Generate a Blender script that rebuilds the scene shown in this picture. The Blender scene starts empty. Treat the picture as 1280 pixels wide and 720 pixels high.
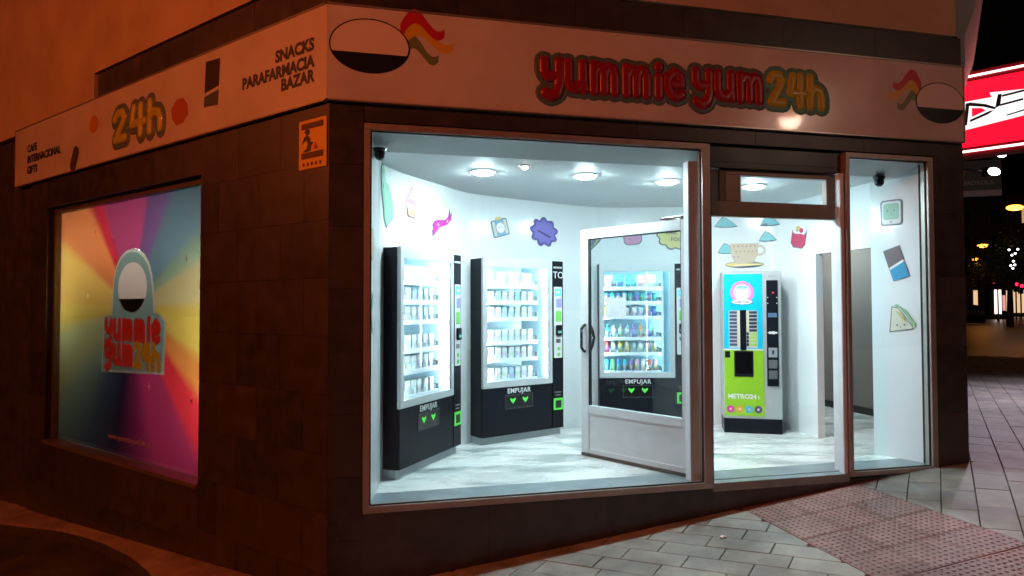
import bpy, bmesh, math, random
from mathutils import Matrix, Vector
random.seed(7)
R = math.radians
SC = bpy.context.scene
COL = SC.collection

# ------------------------------------------------------------------ camera, sky, exposure
EYE = 1.34
cam_d = bpy.data.cameras.new('camera'); cam = bpy.data.objects.new('camera', cam_d); COL.objects.link(cam)
cam_d.sensor_width = 36.0; cam_d.lens = 820.0 / 1280.0 * 36.0
cam_d.clip_start = 0.05; cam_d.clip_end = 600.0
cam.matrix_world = Matrix.Translation((0, 0, EYE)) @ Matrix.Rotation(R(90 + 1.552), 4, 'X') @ Matrix.Rotation(R(-0.1235), 4, 'Z')
SC.camera = cam

world = bpy.data.worlds.new('World'); SC.world = world; world.use_nodes = True
wn = world.node_tree.nodes; wl = world.node_tree.links
for n in list(wn): wn.remove(n)
wo = wn.new('ShaderNodeOutputWorld'); wb = wn.new('ShaderNodeBackground'); sky = wn.new('ShaderNodeTexSky')
sky.sky_type = 'NISHITA'; sky.sun_disc = False; sky.sun_elevation = R(-5.0); sky.sun_rotation = R(200)
wb.inputs['Strength'].default_value = 0.15
wl.new(sky.outputs[0], wb.inputs[0]); wl.new(wb.outputs[0], wo.inputs[0])

SC.view_settings.view_transform = 'Standard'; SC.view_settings.look = 'None'
SC.view_settings.exposure = 0.0; SC.view_settings.gamma = 1.0
SC.cycles.use_denoising = True
SC.cycles.max_bounces = 10; SC.cycles.diffuse_bounces = 5; SC.cycles.transparent_max_bounces = 16
SC.cycles.sample_clamp_indirect = 6.0
SC.cycles.caustics_reflective = False; SC.cycles.caustics_refractive = False

# ------------------------------------------------------------------ frames of the place
CX, CY = -1.20838, 4.31983                     # street corner of the shop
AF = 13.392                                    # front facade: local x along the glass, y into the shop
AL = -48.845                                   # left facade, turned against the front one
MF = Matrix.Translation((CX, CY, 0)) @ Matrix.Rotation(R(AF), 4, 'Z')
ML = MF @ Matrix.Rotation(R(AL), 4, 'Z')
LOC_L = Matrix.Rotation(R(AL), 4, 'Z')

# ------------------------------------------------------------------ materials
MATS = {}
def mat(name, col, rough=0.5, metal=0.0, spec=0.5, var=0.0, scale=6.0, bump=0.0, bscale=60.0, emit=None, estr=0.0, coat=0.0, col2=None, detail=6.0):
    if name in MATS: return MATS[name]
    m = bpy.data.materials.new(name); m.use_nodes = True
    nt = m.node_tree; b = nt.nodes['Principled BSDF']
    b.inputs['Base Color'].default_value = (*col, 1); b.inputs['Roughness'].default_value = rough
    b.inputs['Metallic'].default_value = metal; b.inputs['Specular IOR Level'].default_value = spec
    if coat: b.inputs['Coat Weight'].default_value = coat; b.inputs['Coat Roughness'].default_value = 0.06
    if emit: b.inputs['Emission Color'].default_value = (*emit, 1); b.inputs['Emission Strength'].default_value = estr
    if var or bump or col2:
        tc = nt.nodes.new('ShaderNodeTexCoord')
        geo = nt.nodes.new('ShaderNodeNewGeometry')
    if var or col2:
        nz = nt.nodes.new('ShaderNodeTexNoise'); nz.inputs['Scale'].default_value = scale; nz.inputs['Detail'].default_value = detail
        nt.links.new(geo.outputs['Position'], nz.inputs['Vector'])
        rp = nt.nodes.new('ShaderNodeValToRGB'); rp.color_ramp.elements[0].position = 0.32; rp.color_ramp.elements[1].position = 0.70
        c2 = col2 if col2 else tuple(min(1, c * (1 + var)) for c in col)
        c1 = col if col2 else tuple(c * (1 - var) for c in col)
        rp.color_ramp.elements[0].color = (*c1, 1); rp.color_ramp.elements[1].color = (*c2, 1)
        nt.links.new(nz.outputs['Fac'], rp.inputs[0]); nt.links.new(rp.outputs[0], b.inputs['Base Color'])
        mr = nt.nodes.new('ShaderNodeMapRange'); mr.inputs['To Min'].default_value = max(0.03, rough * 0.8); mr.inputs['To Max'].default_value = min(1, rough * 1.25)
        nt.links.new(nz.outputs['Fac'], mr.inputs['Value']); nt.links.new(mr.outputs[0], b.inputs['Roughness'])
    if bump:
        n2 = nt.nodes.new('ShaderNodeTexNoise'); n2.inputs['Scale'].default_value = bscale; n2.inputs['Detail'].default_value = 4
        nt.links.new(geo.outputs['Position'], n2.inputs['Vector'])
        bp = nt.nodes.new('ShaderNodeBump'); bp.inputs['Strength'].default_value = bump; bp.inputs['Distance'].default_value = 0.01
        nt.links.new(n2.outputs['Fac'], bp.inputs['Height']); nt.links.new(bp.outputs[0], b.inputs['Normal'])
    MATS[name] = m
    return m

def emis(name, col, s):
    return mat(name, (0.02, 0.02, 0.02), 0.5, emit=col, estr=s)

def glass(name, tint=(0.93, 0.97, 0.98), refl=1.0):
    if name in MATS: return MATS[name]
    m = bpy.data.materials.new(name); m.use_nodes = True; nt = m.node_tree
    for n in list(nt.nodes): nt.nodes.remove(n)
    o = nt.nodes.new('ShaderNodeOutputMaterial'); mx = nt.nodes.new('ShaderNodeMixShader')
    t = nt.nodes.new('ShaderNodeBsdfTransparent'); g = nt.nodes.new('ShaderNodeBsdfGlossy'); f = nt.nodes.new('ShaderNodeMath'); lw = nt.nodes.new('ShaderNodeLayerWeight'); pw = nt.nodes.new('ShaderNodeMath')
    t.inputs[0].default_value = (*tint, 1); g.inputs['Roughness'].default_value = 0.01; lw.inputs['Blend'].default_value = 0.5
    pw.operation = 'POWER'; pw.inputs[1].default_value = 5.0; f.operation = 'MULTIPLY_ADD'; f.inputs[1].default_value = 0.96; f.inputs[2].default_value = 0.04
    nt.links.new(lw.outputs['Facing'], pw.inputs[0]); nt.links.new(pw.outputs[0], f.inputs[0])
    g.inputs['Color'].default_value = (refl, refl, refl, 1)
    nt.links.new(f.outputs[0], mx.inputs[0]); nt.links.new(t.outputs[0], mx.inputs[1]); nt.links.new(g.outputs[0], mx.inputs[2]); nt.links.new(mx.outputs[0], o.inputs[0])
    MATS[name] = m
    return m

STONE = mat('dark granite', (0.044, 0.040, 0.043), 0.36, var=0.22, scale=7, bump=0.12, bscale=90)
STONE2 = mat('dark granite warm', (0.052, 0.045, 0.046), 0.38, var=0.25, scale=6, bump=0.12, bscale=80)
STONE3 = mat('dark granite deep', (0.038, 0.035, 0.038), 0.34, var=0.3, scale=9, bump=0.12, bscale=90)
GROUT = mat('cladding joint', (0.012, 0.010, 0.009), 0.9)
PLASTER = mat('ochre plaster', (0.48, 0.38, 0.26), 0.85, var=0.12, scale=2.5, bump=0.35, bscale=120)
PLASTERP = mat('pale plaster', (0.55, 0.50, 0.46), 0.85, var=0.10, scale=2.5, bump=0.3, bscale=120)
ALU = mat('outside aluminium', (0.42, 0.38, 0.35), 0.42, metal=0.55, var=0.08, scale=9)
ALUW = mat('light aluminium', (0.70, 0.77, 0.80), 0.38, metal=0.12, var=0.05, scale=8)
ALUD = mat('bronze aluminium', (0.13, 0.10, 0.085), 0.45, metal=0.5, var=0.12, scale=12)
RUBBER = mat('black rubber', (0.012, 0.012, 0.013), 0.6)
BLACKP = mat('black painted steel', (0.012, 0.013, 0.016), 0.32, var=0.15, scale=5)
SIGNW = mat('white composite panel', (0.62, 0.60, 0.59), 0.22, var=0.09, scale=2.2, coat=0.3)
WALLW = mat('white lacquered wall', (0.84, 0.87, 0.88), 0.14, var=0.012, scale=1.5)
CEILW = mat('white ceiling paint', (0.84, 0.88, 0.89), 0.55, var=0.015, scale=1.2)
TAUPE = mat('taupe wall', (0.27, 0.225, 0.20), 0.8, var=0.06, scale=3)
GLASS = glass('clear glass'); GLASSM = glass('machine glass', (0.96, 0.99, 1.0), 0.8)
WHITE = mat('white print', (0.80, 0.80, 0.78), 0.45)
GREYP = mat('grey print', (0.30, 0.31, 0.32), 0.5)

# marble floor
def marble():
    m = mat('polished marble floor', (0.62, 0.64, 0.62), 0.2)
    nt = m.node_tree; b = nt.nodes['Principled BSDF']
    g = nt.nodes.new('ShaderNodeNewGeometry'); mp = nt.nodes.new('ShaderNodeMapping')
    mp.inputs['Rotation'].default_value = (0, 0, 0.5); mp.inputs['Scale'].default_value = (0.8, 2.6, 1)
    nz = nt.nodes.new('ShaderNodeTexNoise'); nz.inputs['Scale'].default_value = 1.7; nz.inputs['Detail'].default_value = 9; nz.inputs['Distortion'].default_value = 0.9
    rp = nt.nodes.new('ShaderNodeValToRGB'); e = rp.color_ramp.elements
    e[0].position = 0.30; e[0].color = (0.30, 0.34, 0.34, 1); e[1].position = 0.56; e[1].color = (0.84, 0.85, 0.82, 1)
    x = rp.color_ramp.elements.new(0.44); x.color = (0.60, 0.63, 0.61, 1)
    nt.links.new(g.outputs['Position'], mp.inputs[0]); nt.links.new(mp.outputs[0], nz.inputs['Vector'])
    nt.links.new(nz.outputs['Fac'], rp.inputs[0]); nt.links.new(rp.outputs[0], b.inputs['Base Color'])
    mr = nt.nodes.new('ShaderNodeMapRange'); mr.inputs['To Min'].default_value = 0.34; mr.inputs['To Max'].default_value = 0.2
    nt.links.new(nz.outputs['Fac'], mr.inputs['Value']); nt.links.new(mr.outputs[0], b.inputs['Roughness'])
    return m
MARBLE = marble()
SLAB = mat('grey threshold stone', (0.22, 0.27, 0.29), 0.3, var=0.18, scale=6)

# ------------------------------------------------------------------ mesh helpers
def box(bm, x0, x1, y0, y1, z0, z1, bev=0.0):
    r = bmesh.ops.create_cube(bm, size=1)
    for v in r['verts']:
        v.co = Vector((x0 + (v.co.x + .5) * (x1 - x0), y0 + (v.co.y + .5) * (y1 - y0), z0 + (v.co.z + .5) * (z1 - z0)))
    if bev:
        es = list({e for v in r['verts'] for e in v.link_edges})
        bmesh.ops.bevel(bm, geom=es, offset=bev, segments=2, affect='EDGES', clamp_overlap=True)
def cyl(bm, p0, p1, r0, r1=None, seg=12):
    r1 = r0 if r1 is None else r1
    p0 = Vector(p0); p1 = Vector(p1); d = p1 - p0
    m = Matrix.Translation((p0 + p1) / 2) @ d.to_track_quat('Z', 'Y').to_matrix().to_4x4()
    bmesh.ops.create_cone(bm, cap_ends=True, segments=seg, radius1=r0, radius2=r1, depth=d.length, matrix=m)
def ball(bm, c, rx, ry=None, rz=None, u=14, v=8):
    ry = rx if ry is None else ry; rz = rx if rz is None else rz
    bmesh.ops.create_uvsphere(bm, u_segments=u, v_segments=v, radius=1, matrix=Matrix.Translation(c) @ Matrix.Diagonal((rx, ry, rz, 1)))
def plate(bm, pts, y, th):
    """flat outline in x-z that faces -y, its front face at y, th thick"""
    a = [bm.verts.new((p[0], y, p[1])) for p in pts]; b = [bm.verts.new((p[0], y + th, p[1])) for p in pts]
    n = len(pts)
    ar = sum(pts[i][0] * pts[(i + 1) % n][1] - pts[(i + 1) % n][0] * pts[i][1] for i in range(n))
    if ar < 0: a.reverse(); b.reverse()
    bm.faces.new(a); bm.faces.new(list(reversed(b)))
    for i in range(n):
        bm.faces.new((a[(i + 1) % n], a[i], b[i], b[(i + 1) % n]))
def disc(cx, cz, rx, rz=None, n=24, a0=0):
    rz = rx if rz is None else rz
    return [(cx + rx * math.cos(a0 + 2 * math.pi * i / n), cz + rz * math.sin(a0 + 2 * math.pi * i / n)) for i in range(n)]
def scallop(cx, cz, rx, rz, lobes, amp, n=48, rot=0):
    return [(cx + rx * (1 + amp * abs(math.sin(lobes * a / 2 + rot)) - amp / 2) * math.cos(a), cz + rz * (1 + amp * abs(math.sin(lobes * a / 2 + rot)) - amp / 2) * math.sin(a)) for a in [2 * math.pi * i / n for i in range(n)]]
def rotp(pts, deg, c=(0, 0)):
    s, k = math.sin(R(deg)), math.cos(R(deg))
    return [(c[0] + (x - c[0]) * k - (z - c[1]) * s, c[1] + (x - c[0]) * s + (z - c[1]) * k) for x, z in pts]
def rrect(x0, x1, z0, z1, r=0.02, n=4):
    out = []
    for cx, cz, a in ((x1 - r, z0 + r, -90), (x1 - r, z1 - r, 0), (x0 + r, z1 - r, 90), (x0 + r, z0 + r, 180)):
        for i in range(n + 1):
            t = R(a + 90 * i / n); out.append((cx + r * math.cos(t), cz + r * math.sin(t)))
    return out
def mesh_of(name, bm, m, smooth=False):
    bmesh.ops.recalc_face_normals(bm, faces=bm.faces)
    me = bpy.data.meshes.new(name); bm.to_mesh(me); bm.free()
    for q in (m if isinstance(m, (list, tuple)) else [m]): me.materials.append(q)
    if smooth:
        for p in me.polygons: p.use_smooth = True
    return me
def link(name, me, parent=None, mloc=None):
    o = bpy.data.objects.new(name, me); COL.objects.link(o)
    if parent is not None: o.parent = parent
    if mloc is not None: o.matrix_local = mloc
    return o
def obj(name, bm, m, parent=None, mloc=None, smooth=False, label=None):
    o = link(name, mesh_of(name, bm, m, smooth), parent, mloc)
    if label: o['label'] = label
    return o
def obox(name, dims, m, parent=None, mloc=None, bev=0.0, label=None):
    bm = bmesh.new(); box(bm, *dims, bev=bev); return obj(name, bm, m, parent, mloc, label=label)
def oplate(name, pts, y, th, m, parent=None, mloc=None, label=None):
    bm = bmesh.new(); plate(bm, pts, y, th); return obj(name, bm, m, parent, mloc, label=label)
def tag(o, label, cat, group=None):
    o['label'] = label; o['category'] = cat
    if group: o['group'] = group
    return o
def thing(name, mw, label, cat, group=None):
    o = bpy.data.objects.new(name, None); o.empty_display_size = 0.1; COL.objects.link(o); o.matrix_world = mw
    return tag(o, label, cat, group)
def structure(o): o['kind'] = 'structure'; return o
def text_me(s, size, m, bold=0.0, ext=0.0015, align='CENTER', shear=0.0, space=1.0):
    cu = bpy.data.curves.new('t', 'FONT'); cu.body = s; cu.size = size; cu.offset = bold * size; cu.extrude = ext; cu.align_x = align; cu.align_y = 'CENTER'
    cu.resolution_u = 3; cu.shear = shear; cu.space_character = space
    o = bpy.data.objects.new('t', cu); COL.objects.link(o)
    me = bpy.data.meshes.new_from_object(o.evaluated_get(bpy.context.evaluated_depsgraph_get()))
    bpy.data.objects.remove(o); bpy.data.curves.remove(cu)
    me.transform(Matrix.Rotation(R(90), 4, 'X'))
    me.materials.clear(); me.materials.append(m)
    return me
def otext(s, size, x, y, z, m, parent, mloc=None, **k):
    me = text_me(s, size, m, **k); me.transform(Matrix.Translation((x, y, z)))
    return link('lettering', me, parent, mloc)

# puffy stroke lettering
GL = {
 'y': ([[(0, 1), (0, .62), (.14, .42), (.5, .46)], [(.56, 1), (.56, .1), (.46, -.22), (.24, -.34), (.04, -.22)]], .56),
 'u': ([[(0, 1), (0, .32), (.12, .07), (.34, .04), (.56, .3)], [(.56, 1), (.56, .3), (.60, .02)]], .6),
 'm': ([[(0, 0), (0, 1)], [(0, .72), (.16, .96), (.32, .92), (.40, .66), (.40, .02)], [(.40, .72), (.54, .96), (.72, .92), (.80, .66), (.80, .0)]], .8),
 'i': ([[(0, 0), (0, .74)], [(0, 1.14), (.01, 1.15)]], .02),
 'e': ([[(.06, .52), (.58, .52), (.54, .84), (.3, 1.0), (.06, .8), (0, .45), (.14, .1), (.36, 0), (.58, .1)]], .58),
 '2': ([[(0, 1.1), (.14, 1.34), (.4, 1.34), (.52, 1.08), (.36, .66), (.04, .06), (.56, .06)]], .56),
 '4': ([[(.12, 1.34), (.02, .56), (.64, .56)], [(.46, 1.34), (.46, 0)]], .64),
 'h': ([[(0, 0), (0, 1.36)], [(0, .6), (.18, .84), (.42, .74), (.5, .46), (.5, 0)]], .5),
}
def strokes(lines, r, dep, y):
    bm = bmesh.new(); k = 0
    for ln in lines:
        k += 1; yy = y - 0.0004 * (k % 7)
        pts = [Vector((p[0], 0, p[1])) for p in ln]
        for p in pts: ball(bm, (p.x, yy, p.z), r, dep, r, 12, 6)
        for a, b in zip(pts, pts[1:]):
            d = (b - a); L = d.length
            if L < 1e-5: continue
            d.normalize(); per = Vector((-d.z, 0, d.x)); ra = []
            for q in (a, b):
                ra.append([bm.verts.new((q + per * (r * math.cos(t)) + Vector((0, yy + dep * math.sin(t), 0)))) for t in [2 * math.pi * i / 12 for i in range(12)]])
            for i in range(12):
                bm.faces.new((ra[0][i], ra[0][(i + 1) % 12], ra[1][(i + 1) % 12], ra[1][i]))
    return bm
def word(glyphs, sx, sz, z0):
    """glyphs: (char, left x); returns one list of lines per glyph"""
    out = []
    for ch, x in glyphs:
        out.append([[(x + p[0] * sx, z0 + p[1] * sz) for p in ln] for ln in GL[ch][0]])
    return out

# ------------------------------------------------------------------ ground
def hgt(t, n):
    """street level over the facade's own x (t) and y (n): it climbs to the right and levels out"""
    if t < 4.4: z = -0.555 + 0.118 * t
    elif t < 5.6:
        u = (t - 4.4) / 1.2; z = -0.0358 + 0.118 * 1.2 * (u - u * u / 2) 
    else: z = -0.0358 + 0.118 * 0.6
    if n > 0 and t < 4: z += 0.018 * n
    return max(z, -1.6)
def T2W(t, n, z): return MF @ Vector((t, n, z))

ASPH = mat('worn asphalt', (0.045, 0.040, 0.037), 0.75, var=0.45, scale=3.0, bump=0.5, bscale=140)  # also stands in for the shadow on the ground beside the side wall
JOINT = mat('paving joint', (0.055, 0.050, 0.045), 0.9, var=0.3, scale=12, bump=0.3, bscale=90)
PAVE = [mat('grey paving %d' % i, c, 0.62, var=0.20, scale=5.5, bump=0.22, bscale=110) for i, c in enumerate(((.34, .345, .30), (.31, .315, .275), (.36, .36, .31), (.29, .295, .265)))]
def dirty(m, amt=.45):
    nt = m.node_tree; b = nt.nodes['Principled BSDF']; src = b.inputs['Base Color'].links[0].from_socket
    g = nt.nodes.new('ShaderNodeNewGeometry'); n1 = nt.nodes.new('ShaderNodeTexNoise'); n1.inputs['Scale'].default_value = 1.1; n1.inputs['Detail'].default_value = 8; n1.inputs['Roughness'].default_value = .65
    r1 = nt.nodes.new('ShaderNodeMapRange'); r1.inputs['From Min'].default_value = .34; r1.inputs['From Max'].default_value = .62; r1.inputs['To Min'].default_value = 1 - amt; r1.inputs['To Max'].default_value = 1.08
    v = nt.nodes.new('ShaderNodeTexVoronoi'); v.inputs['Scale'].default_value = 3.1; v.inputs['Randomness'].default_value = 1
    r2 = nt.nodes.new('ShaderNodeMapRange'); r2.inputs['From Min'].default_value = .035; r2.inputs['From Max'].default_value = .06; r2.inputs['To Min'].default_value = .55; r2.inputs['To Max'].default_value = 1
    mu = nt.nodes.new('ShaderNodeMath'); mu.operation = 'MULTIPLY'; vm = nt.nodes.new('ShaderNodeVectorMath'); vm.operation = 'SCALE'
    L = nt.links.new
    L(g.outputs['Position'], n1.inputs['Vector']); L(g.outputs['Position'], v.inputs['Vector']); L(n1.outputs['Fac'], r1.inputs['Value']); L(v.outputs['Distance'], r2.inputs['Value'])
    L(r1.outputs[0], mu.inputs[0]); L(r2.outputs[0], mu.inputs[1]); L(src, vm.inputs[0]); L(mu.outputs[0], vm.inputs['Scale']); L(vm.outputs[0], b.inputs['Base Color'])
for m_ in PAVE: dirty(m_)
TACT = [mat('red tactile paving %d' % i, c, 0.55, var=0.22, scale=6, bump=0.2, bscale=120) for i, c in enumerate(((.29, .18, .155), (.27, .17, .15), (.31, .19, .165)))]
for m_ in TACT: dirty(m_, .4)
PLAZA = mat('plaza paving', (0.22, 0.20, 0.20), 0.38, var=0.25, scale=0.7, bump=0.15, bscale=40)

# one sheet out to the horizon
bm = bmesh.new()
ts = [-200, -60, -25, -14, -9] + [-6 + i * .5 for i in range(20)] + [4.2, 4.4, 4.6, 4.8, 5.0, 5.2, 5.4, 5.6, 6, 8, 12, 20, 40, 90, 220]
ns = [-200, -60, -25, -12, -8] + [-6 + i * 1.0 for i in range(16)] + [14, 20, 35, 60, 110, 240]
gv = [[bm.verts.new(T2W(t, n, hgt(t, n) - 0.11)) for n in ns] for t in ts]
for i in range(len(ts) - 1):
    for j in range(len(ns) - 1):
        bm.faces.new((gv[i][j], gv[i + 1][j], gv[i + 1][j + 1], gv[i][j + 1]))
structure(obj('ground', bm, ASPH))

# raised pavement: a narrow strip along the side wall, cut to the lit band's edge, that opens into the square in front of the shop
uLt, uLn = -math.cos(R(AL)), -math.sin(R(AL))         # direction away from the corner along the side wall, in (t, n)
oLt, oLn = math.sin(R(AL)), -math.cos(R(AL))         # outwards from the side wall
def LN(s, out): return (uLt * s + oLt * out, uLn * s + oLn * out)
edge = [LN(12, .5), LN(8, .46), LN(6, .42), LN(4.8, .30), LN(3.8, .135), LN(3.3, .11), LN(2.87, .12), LN(2.3, .17), LN(1.82, .26), LN(1.3, .42), LN(.8, .75), LN(.3, 1.4), LN(.1, 2.1)]  # outline follows a shadow's edge; dark asphalt beyond stands in for the shade
inner = [LN(s, -.2) for s in (12, 8, 6, 4.8, 3.8, 3.3, 2.87, 2.3, 1.82, 1.3, .8, .3)] + [(.1, .12)]
bm = bmesh.new()
rows = [(edge[i], inner[i]) for i in range(len(edge))]
def strip(bm, rows, sub=6):
    prev = None
    for a, b in rows:
        cur = [bm.verts.new(T2W(a[0] + (b[0] - a[0]) * k / sub, a[1] + (b[1] - a[1]) * k / sub, hgt(a[0] + (b[0] - a[0]) * k / sub, a[1] + (b[1] - a[1]) * k / sub) - .024)) for k in range(sub + 1)]
        if prev:
            for k in range(sub): bm.faces.new((prev[k], cur[k], cur[k + 1], prev[k + 1]))
        prev = cur
strip(bm, rows)
ea, eb = edge[-1], inner[-1]
strip(bm, [(ea, eb)] + [((t - .6 if t < 1 else t, -9.0) if t > .35 else (ea[0] + .3 * t, -4.5), (t, .12)) for t in (.3, .7, 1.2, 2, 3, 4, 4.4, 4.6, 4.8, 5.0, 5.17)], 8)
r = bmesh.ops.extrude_face_region(bm, geom=bm.faces[:])
for v in [g for g in r['geom'] if isinstance(g, bmesh.types.BMVert)]: v.co.z -= .13
pavement = structure(obj('pavement', bm, JOINT))
bm = bmesh.new()
sd = (math.cos(R(90 - 33) - R(AF)), math.sin(R(90 - 33) - R(AF)))           # run of the far side street in (t, n)
qa = [bm.verts.new(T2W(t, n, hgt(6, 0) if t > 5.6 else hgt(t, n)) - Vector((0, 0, .028))) for t, n in ((5.171, -9.0), (6.2, -9.0), (150, -60), (150, 160), (5.171 + 200 * sd[0], 200 * sd[1]), (5.171 + 6 * sd[0], 6 * sd[1]), (6.2, .6), (5.171, .12))]
bm.faces.new(qa); bmesh.ops.triangulate(bm, faces=bm.faces[:])
plaza = structure(obj('plaza', bm, PLAZA))

# paving tiles, each one its own piece: small setts laid askew to the facade, along the run of the side street
def clip_poly(cs, planes):
    for nx, ny, c in planes:                       # keep nx*t + ny*n >= c
        o_ = []
        for p, q in zip(cs, cs[1:] + cs[:1]):
            fp = nx * p[0] + ny * p[1] - c; fq = nx * q[0] + ny * q[1] - c
            if fp >= 0: o_.append(p)
            if (fp >= 0) != (fq >= 0):
                u = fp / (fp - fq); o_.append((p[0] + (q[0] - p[0]) * u, p[1] + (q[1] - p[1]) * u))
        cs = o_
        if len(cs) < 3: return None
    out = [p for i, p in enumerate(cs) if math.hypot(p[0] - cs[i - 1][0], p[1] - cs[i - 1][1]) > .012]
    if len(out) < 3 or abs(sum(p[0] * q[1] - q[0] * p[1] for p, q in zip(out, out[1:] + out[:1]))) < .004: return None
    return out
def add_tile(bm, cs, dz=0.0):
    top = [bm.verts.new(T2W(c[0], c[1], hgt(*c) + dz)) for c in cs]; bot = [bm.verts.new(v.co - Vector((0, 0, .03))) for v in top]
    bm.faces.new(top); bm.faces.new(bot[::-1]); N_ = len(cs)
    for i in range(N_): bm.faces.new((top[i], bot[i], bot[(i + 1) % N_], top[(i + 1) % N_]))
    return top
def tile(parent, cs, m, name='paving_tile', bev=.003):
    bm = bmesh.new(); top = add_tile(bm, cs, random.uniform(-.0018, .0018))
    if bev: bmesh.ops.bevel(bm, geom=[e for e in bm.edges if e.verts[0] in top and e.verts[1] in top], offset=bev, segments=1, affect='EDGES')
    return obj(name, bm, m, parent)
def rect(o, d, a0, a1, b0, b1, j=.0028):
    e = (d[1], -d[0]); a0 += j; a1 -= j; b0 += j; b1 -= j
    return [(o[0] + d[0] * a + e[0] * b, o[1] + d[1] * a + e[1] * b) for a, b in ((a0, b0), (a1, b0), (a1, b1), (a0, b1))]
TX0, TX1 = 3.03, 4.06
d1 = (math.cos(R(-46.8)), math.sin(R(-46.8)))
zone = [(1, 0, .12), (-1, 0, -TX0 + .003), (0, -1, .003), (0, 1, -2.5)]
for rw in range(-24, 26):
    for cl_ in range(-9, 14):
        a0 = cl_ * .41 + (rw % 2) * .17 + (rw % 3) * .05; b0 = rw * .175
        cs = clip_poly(rect((1.5, -1.0), d1, a0, a0 + .41, b0, b0 + .175), zone)
        if cs: tile(pavement, cs, random.choice(PAVE))
bumps = bmesh.new(); w = (TX1 - TX0) / 3
for i in range(3):
    for j in range(7):
        a = TX0 + i * w; n1 = -.004 - j * w; n0 = n1 - w
        tile(pavement, [(a + .0025, n0 + .0025), (a + w - .0025, n0 + .0025), (a + w - .0025, n1 - .0025), (a + .0025, n1 - .0025)], random.choice(TACT), 'tactile_tile')
        for p in range(8):
            for q in range(8):
                t = a + w * (p + .5) / 8; n = n0 + w * (q + .5) / 8
                bmesh.ops.create_cone(bumps, cap_ends=True, segments=8, radius1=.0125, radius2=.0075, depth=.005, matrix=Matrix.Translation(T2W(t, n, hgt(t, n) + .003)))
bo = obj('tactile_studs', bumps, TACT[0], pavement); bo['kind'] = 'stuff'
# the same setts turned by a right angle right of the red strip and on across the square
e1 = (sd[0], sd[1])
rz_ = [(1, 0, TX1 + .003), (0, 1, -3.2)]; fieldb = [bmesh.new() for _ in PAVE]
wall_side = (e1[1], -e1[0])                                     # outwards from the flank wall
for rw in range(-9, 16):
    b0 = .02 + rw * .21
    for cl_ in range(-12, 34):
        a0 = cl_ * .40 + (rw % 2) * .2 + (rw % 3) * .06
        cs = clip_poly(rect((5.19, .04), e1, a0, a0 + .40, b0, b0 + .21), rz_)
        if not cs: continue
        ct = (sum(p[0] for p in cs) / len(cs), sum(p[1] for p in cs) / len(cs))
        if ct[0] <= 5.165 + max(0, ct[1]) * 0:
            cs = clip_poly(cs, [(0, -1, .003)])
            if not cs: continue
            ct = (sum(p[0] for p in cs) / len(cs), sum(p[1] for p in cs) / len(cs))
        if (ct[1] > .02 and (ct[0] - 5.16) * wall_side[0] + (ct[1] - .1) * wall_side[1] < 0): continue
        near = a0 < 3.2 and b0 < 2.0
        if near: tile(pavement if ct[0] < 5.17 else plaza, cs, random.choice(PAVE))
        else: add_tile(random.choice(fieldb), cs, random.uniform(-.001, .001))
for bm, m_ in zip(fieldb, PAVE):
    f_ = obj('paving_field', bm, m_, plaza); f_['kind'] = 'stuff'

# warm stones of the narrow strip along the side wall, standing in for the lit band
LIT_BAND = [mat('lit band stone %d' % i, c, .7, var=.22, scale=5, bump=.2, bscale=110) for i, c in enumerate(((.34, .27, .23), (.30, .24, .21), (.37, .29, .25)))]
for m_ in LIT_BAND: dirty(m_, .4)
def poly_tile(parent, cs, m, name):
    bm = bmesh.new(); c_ = (sum(p[0] for p in cs) / len(cs), sum(p[1] for p in cs) / len(cs)); cs = [(c_[0] + (p[0] - c_[0]) * .985, c_[1] + (p[1] - c_[1]) * .985) for p in cs]
    top = [bm.verts.new(T2W(p[0], p[1], hgt(*p) + random.uniform(-.001, .001))) for p in cs]; bot = [bm.verts.new(v.co - Vector((0, 0, .028))) for v in top]
    bm.faces.new(top); bm.faces.new(bot[::-1])
    for i in range(len(cs)): bm.faces.new((top[i], bot[i], bot[(i + 1) % len(cs)], top[(i + 1) % len(cs)]))
    bmesh.ops.bevel(bm, geom=[e for e in bm.edges if e.verts[0] in top and e.verts[1] in top], offset=.004, segments=1, affect='EDGES')
    obj(name, bm, m, parent)
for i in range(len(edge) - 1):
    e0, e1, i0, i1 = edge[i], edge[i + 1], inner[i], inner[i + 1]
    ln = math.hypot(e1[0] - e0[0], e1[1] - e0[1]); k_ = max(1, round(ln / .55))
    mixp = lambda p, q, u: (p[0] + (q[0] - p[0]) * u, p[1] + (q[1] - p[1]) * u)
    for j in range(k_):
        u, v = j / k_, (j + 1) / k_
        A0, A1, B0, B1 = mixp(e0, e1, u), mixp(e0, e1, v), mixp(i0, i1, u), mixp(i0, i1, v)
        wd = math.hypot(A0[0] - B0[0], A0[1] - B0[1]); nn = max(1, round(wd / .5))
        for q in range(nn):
            poly_tile(pavement, [mixp(A0, B0, q / nn), mixp(A1, B1, q / nn), mixp(A1, B1, (q + 1) / nn), mixp(A0, B0, (q + 1) / nn)], random.choice(LIT_BAND), 'lit_band_stone')
# small litter on the paving
for t, n, a, lab in ((2.62, -.42, 20, 'small crumpled white paper scrap on the grey paving near the door'),):
    bm = bmesh.new(); ball(bm, (0, 0, .008), .028, .018, .008, 9, 5)
    for v in bm.verts: v.co += Vector([random.uniform(-.004, .004) for _ in range(3)])
    o = obj('paper_scrap', bm, WHITE); o.matrix_world = Matrix.Translation(T2W(t, n, hgt(t, n))) @ Matrix.Rotation(R(a), 4, 'Z'); tag(o, lab, 'litter')

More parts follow.
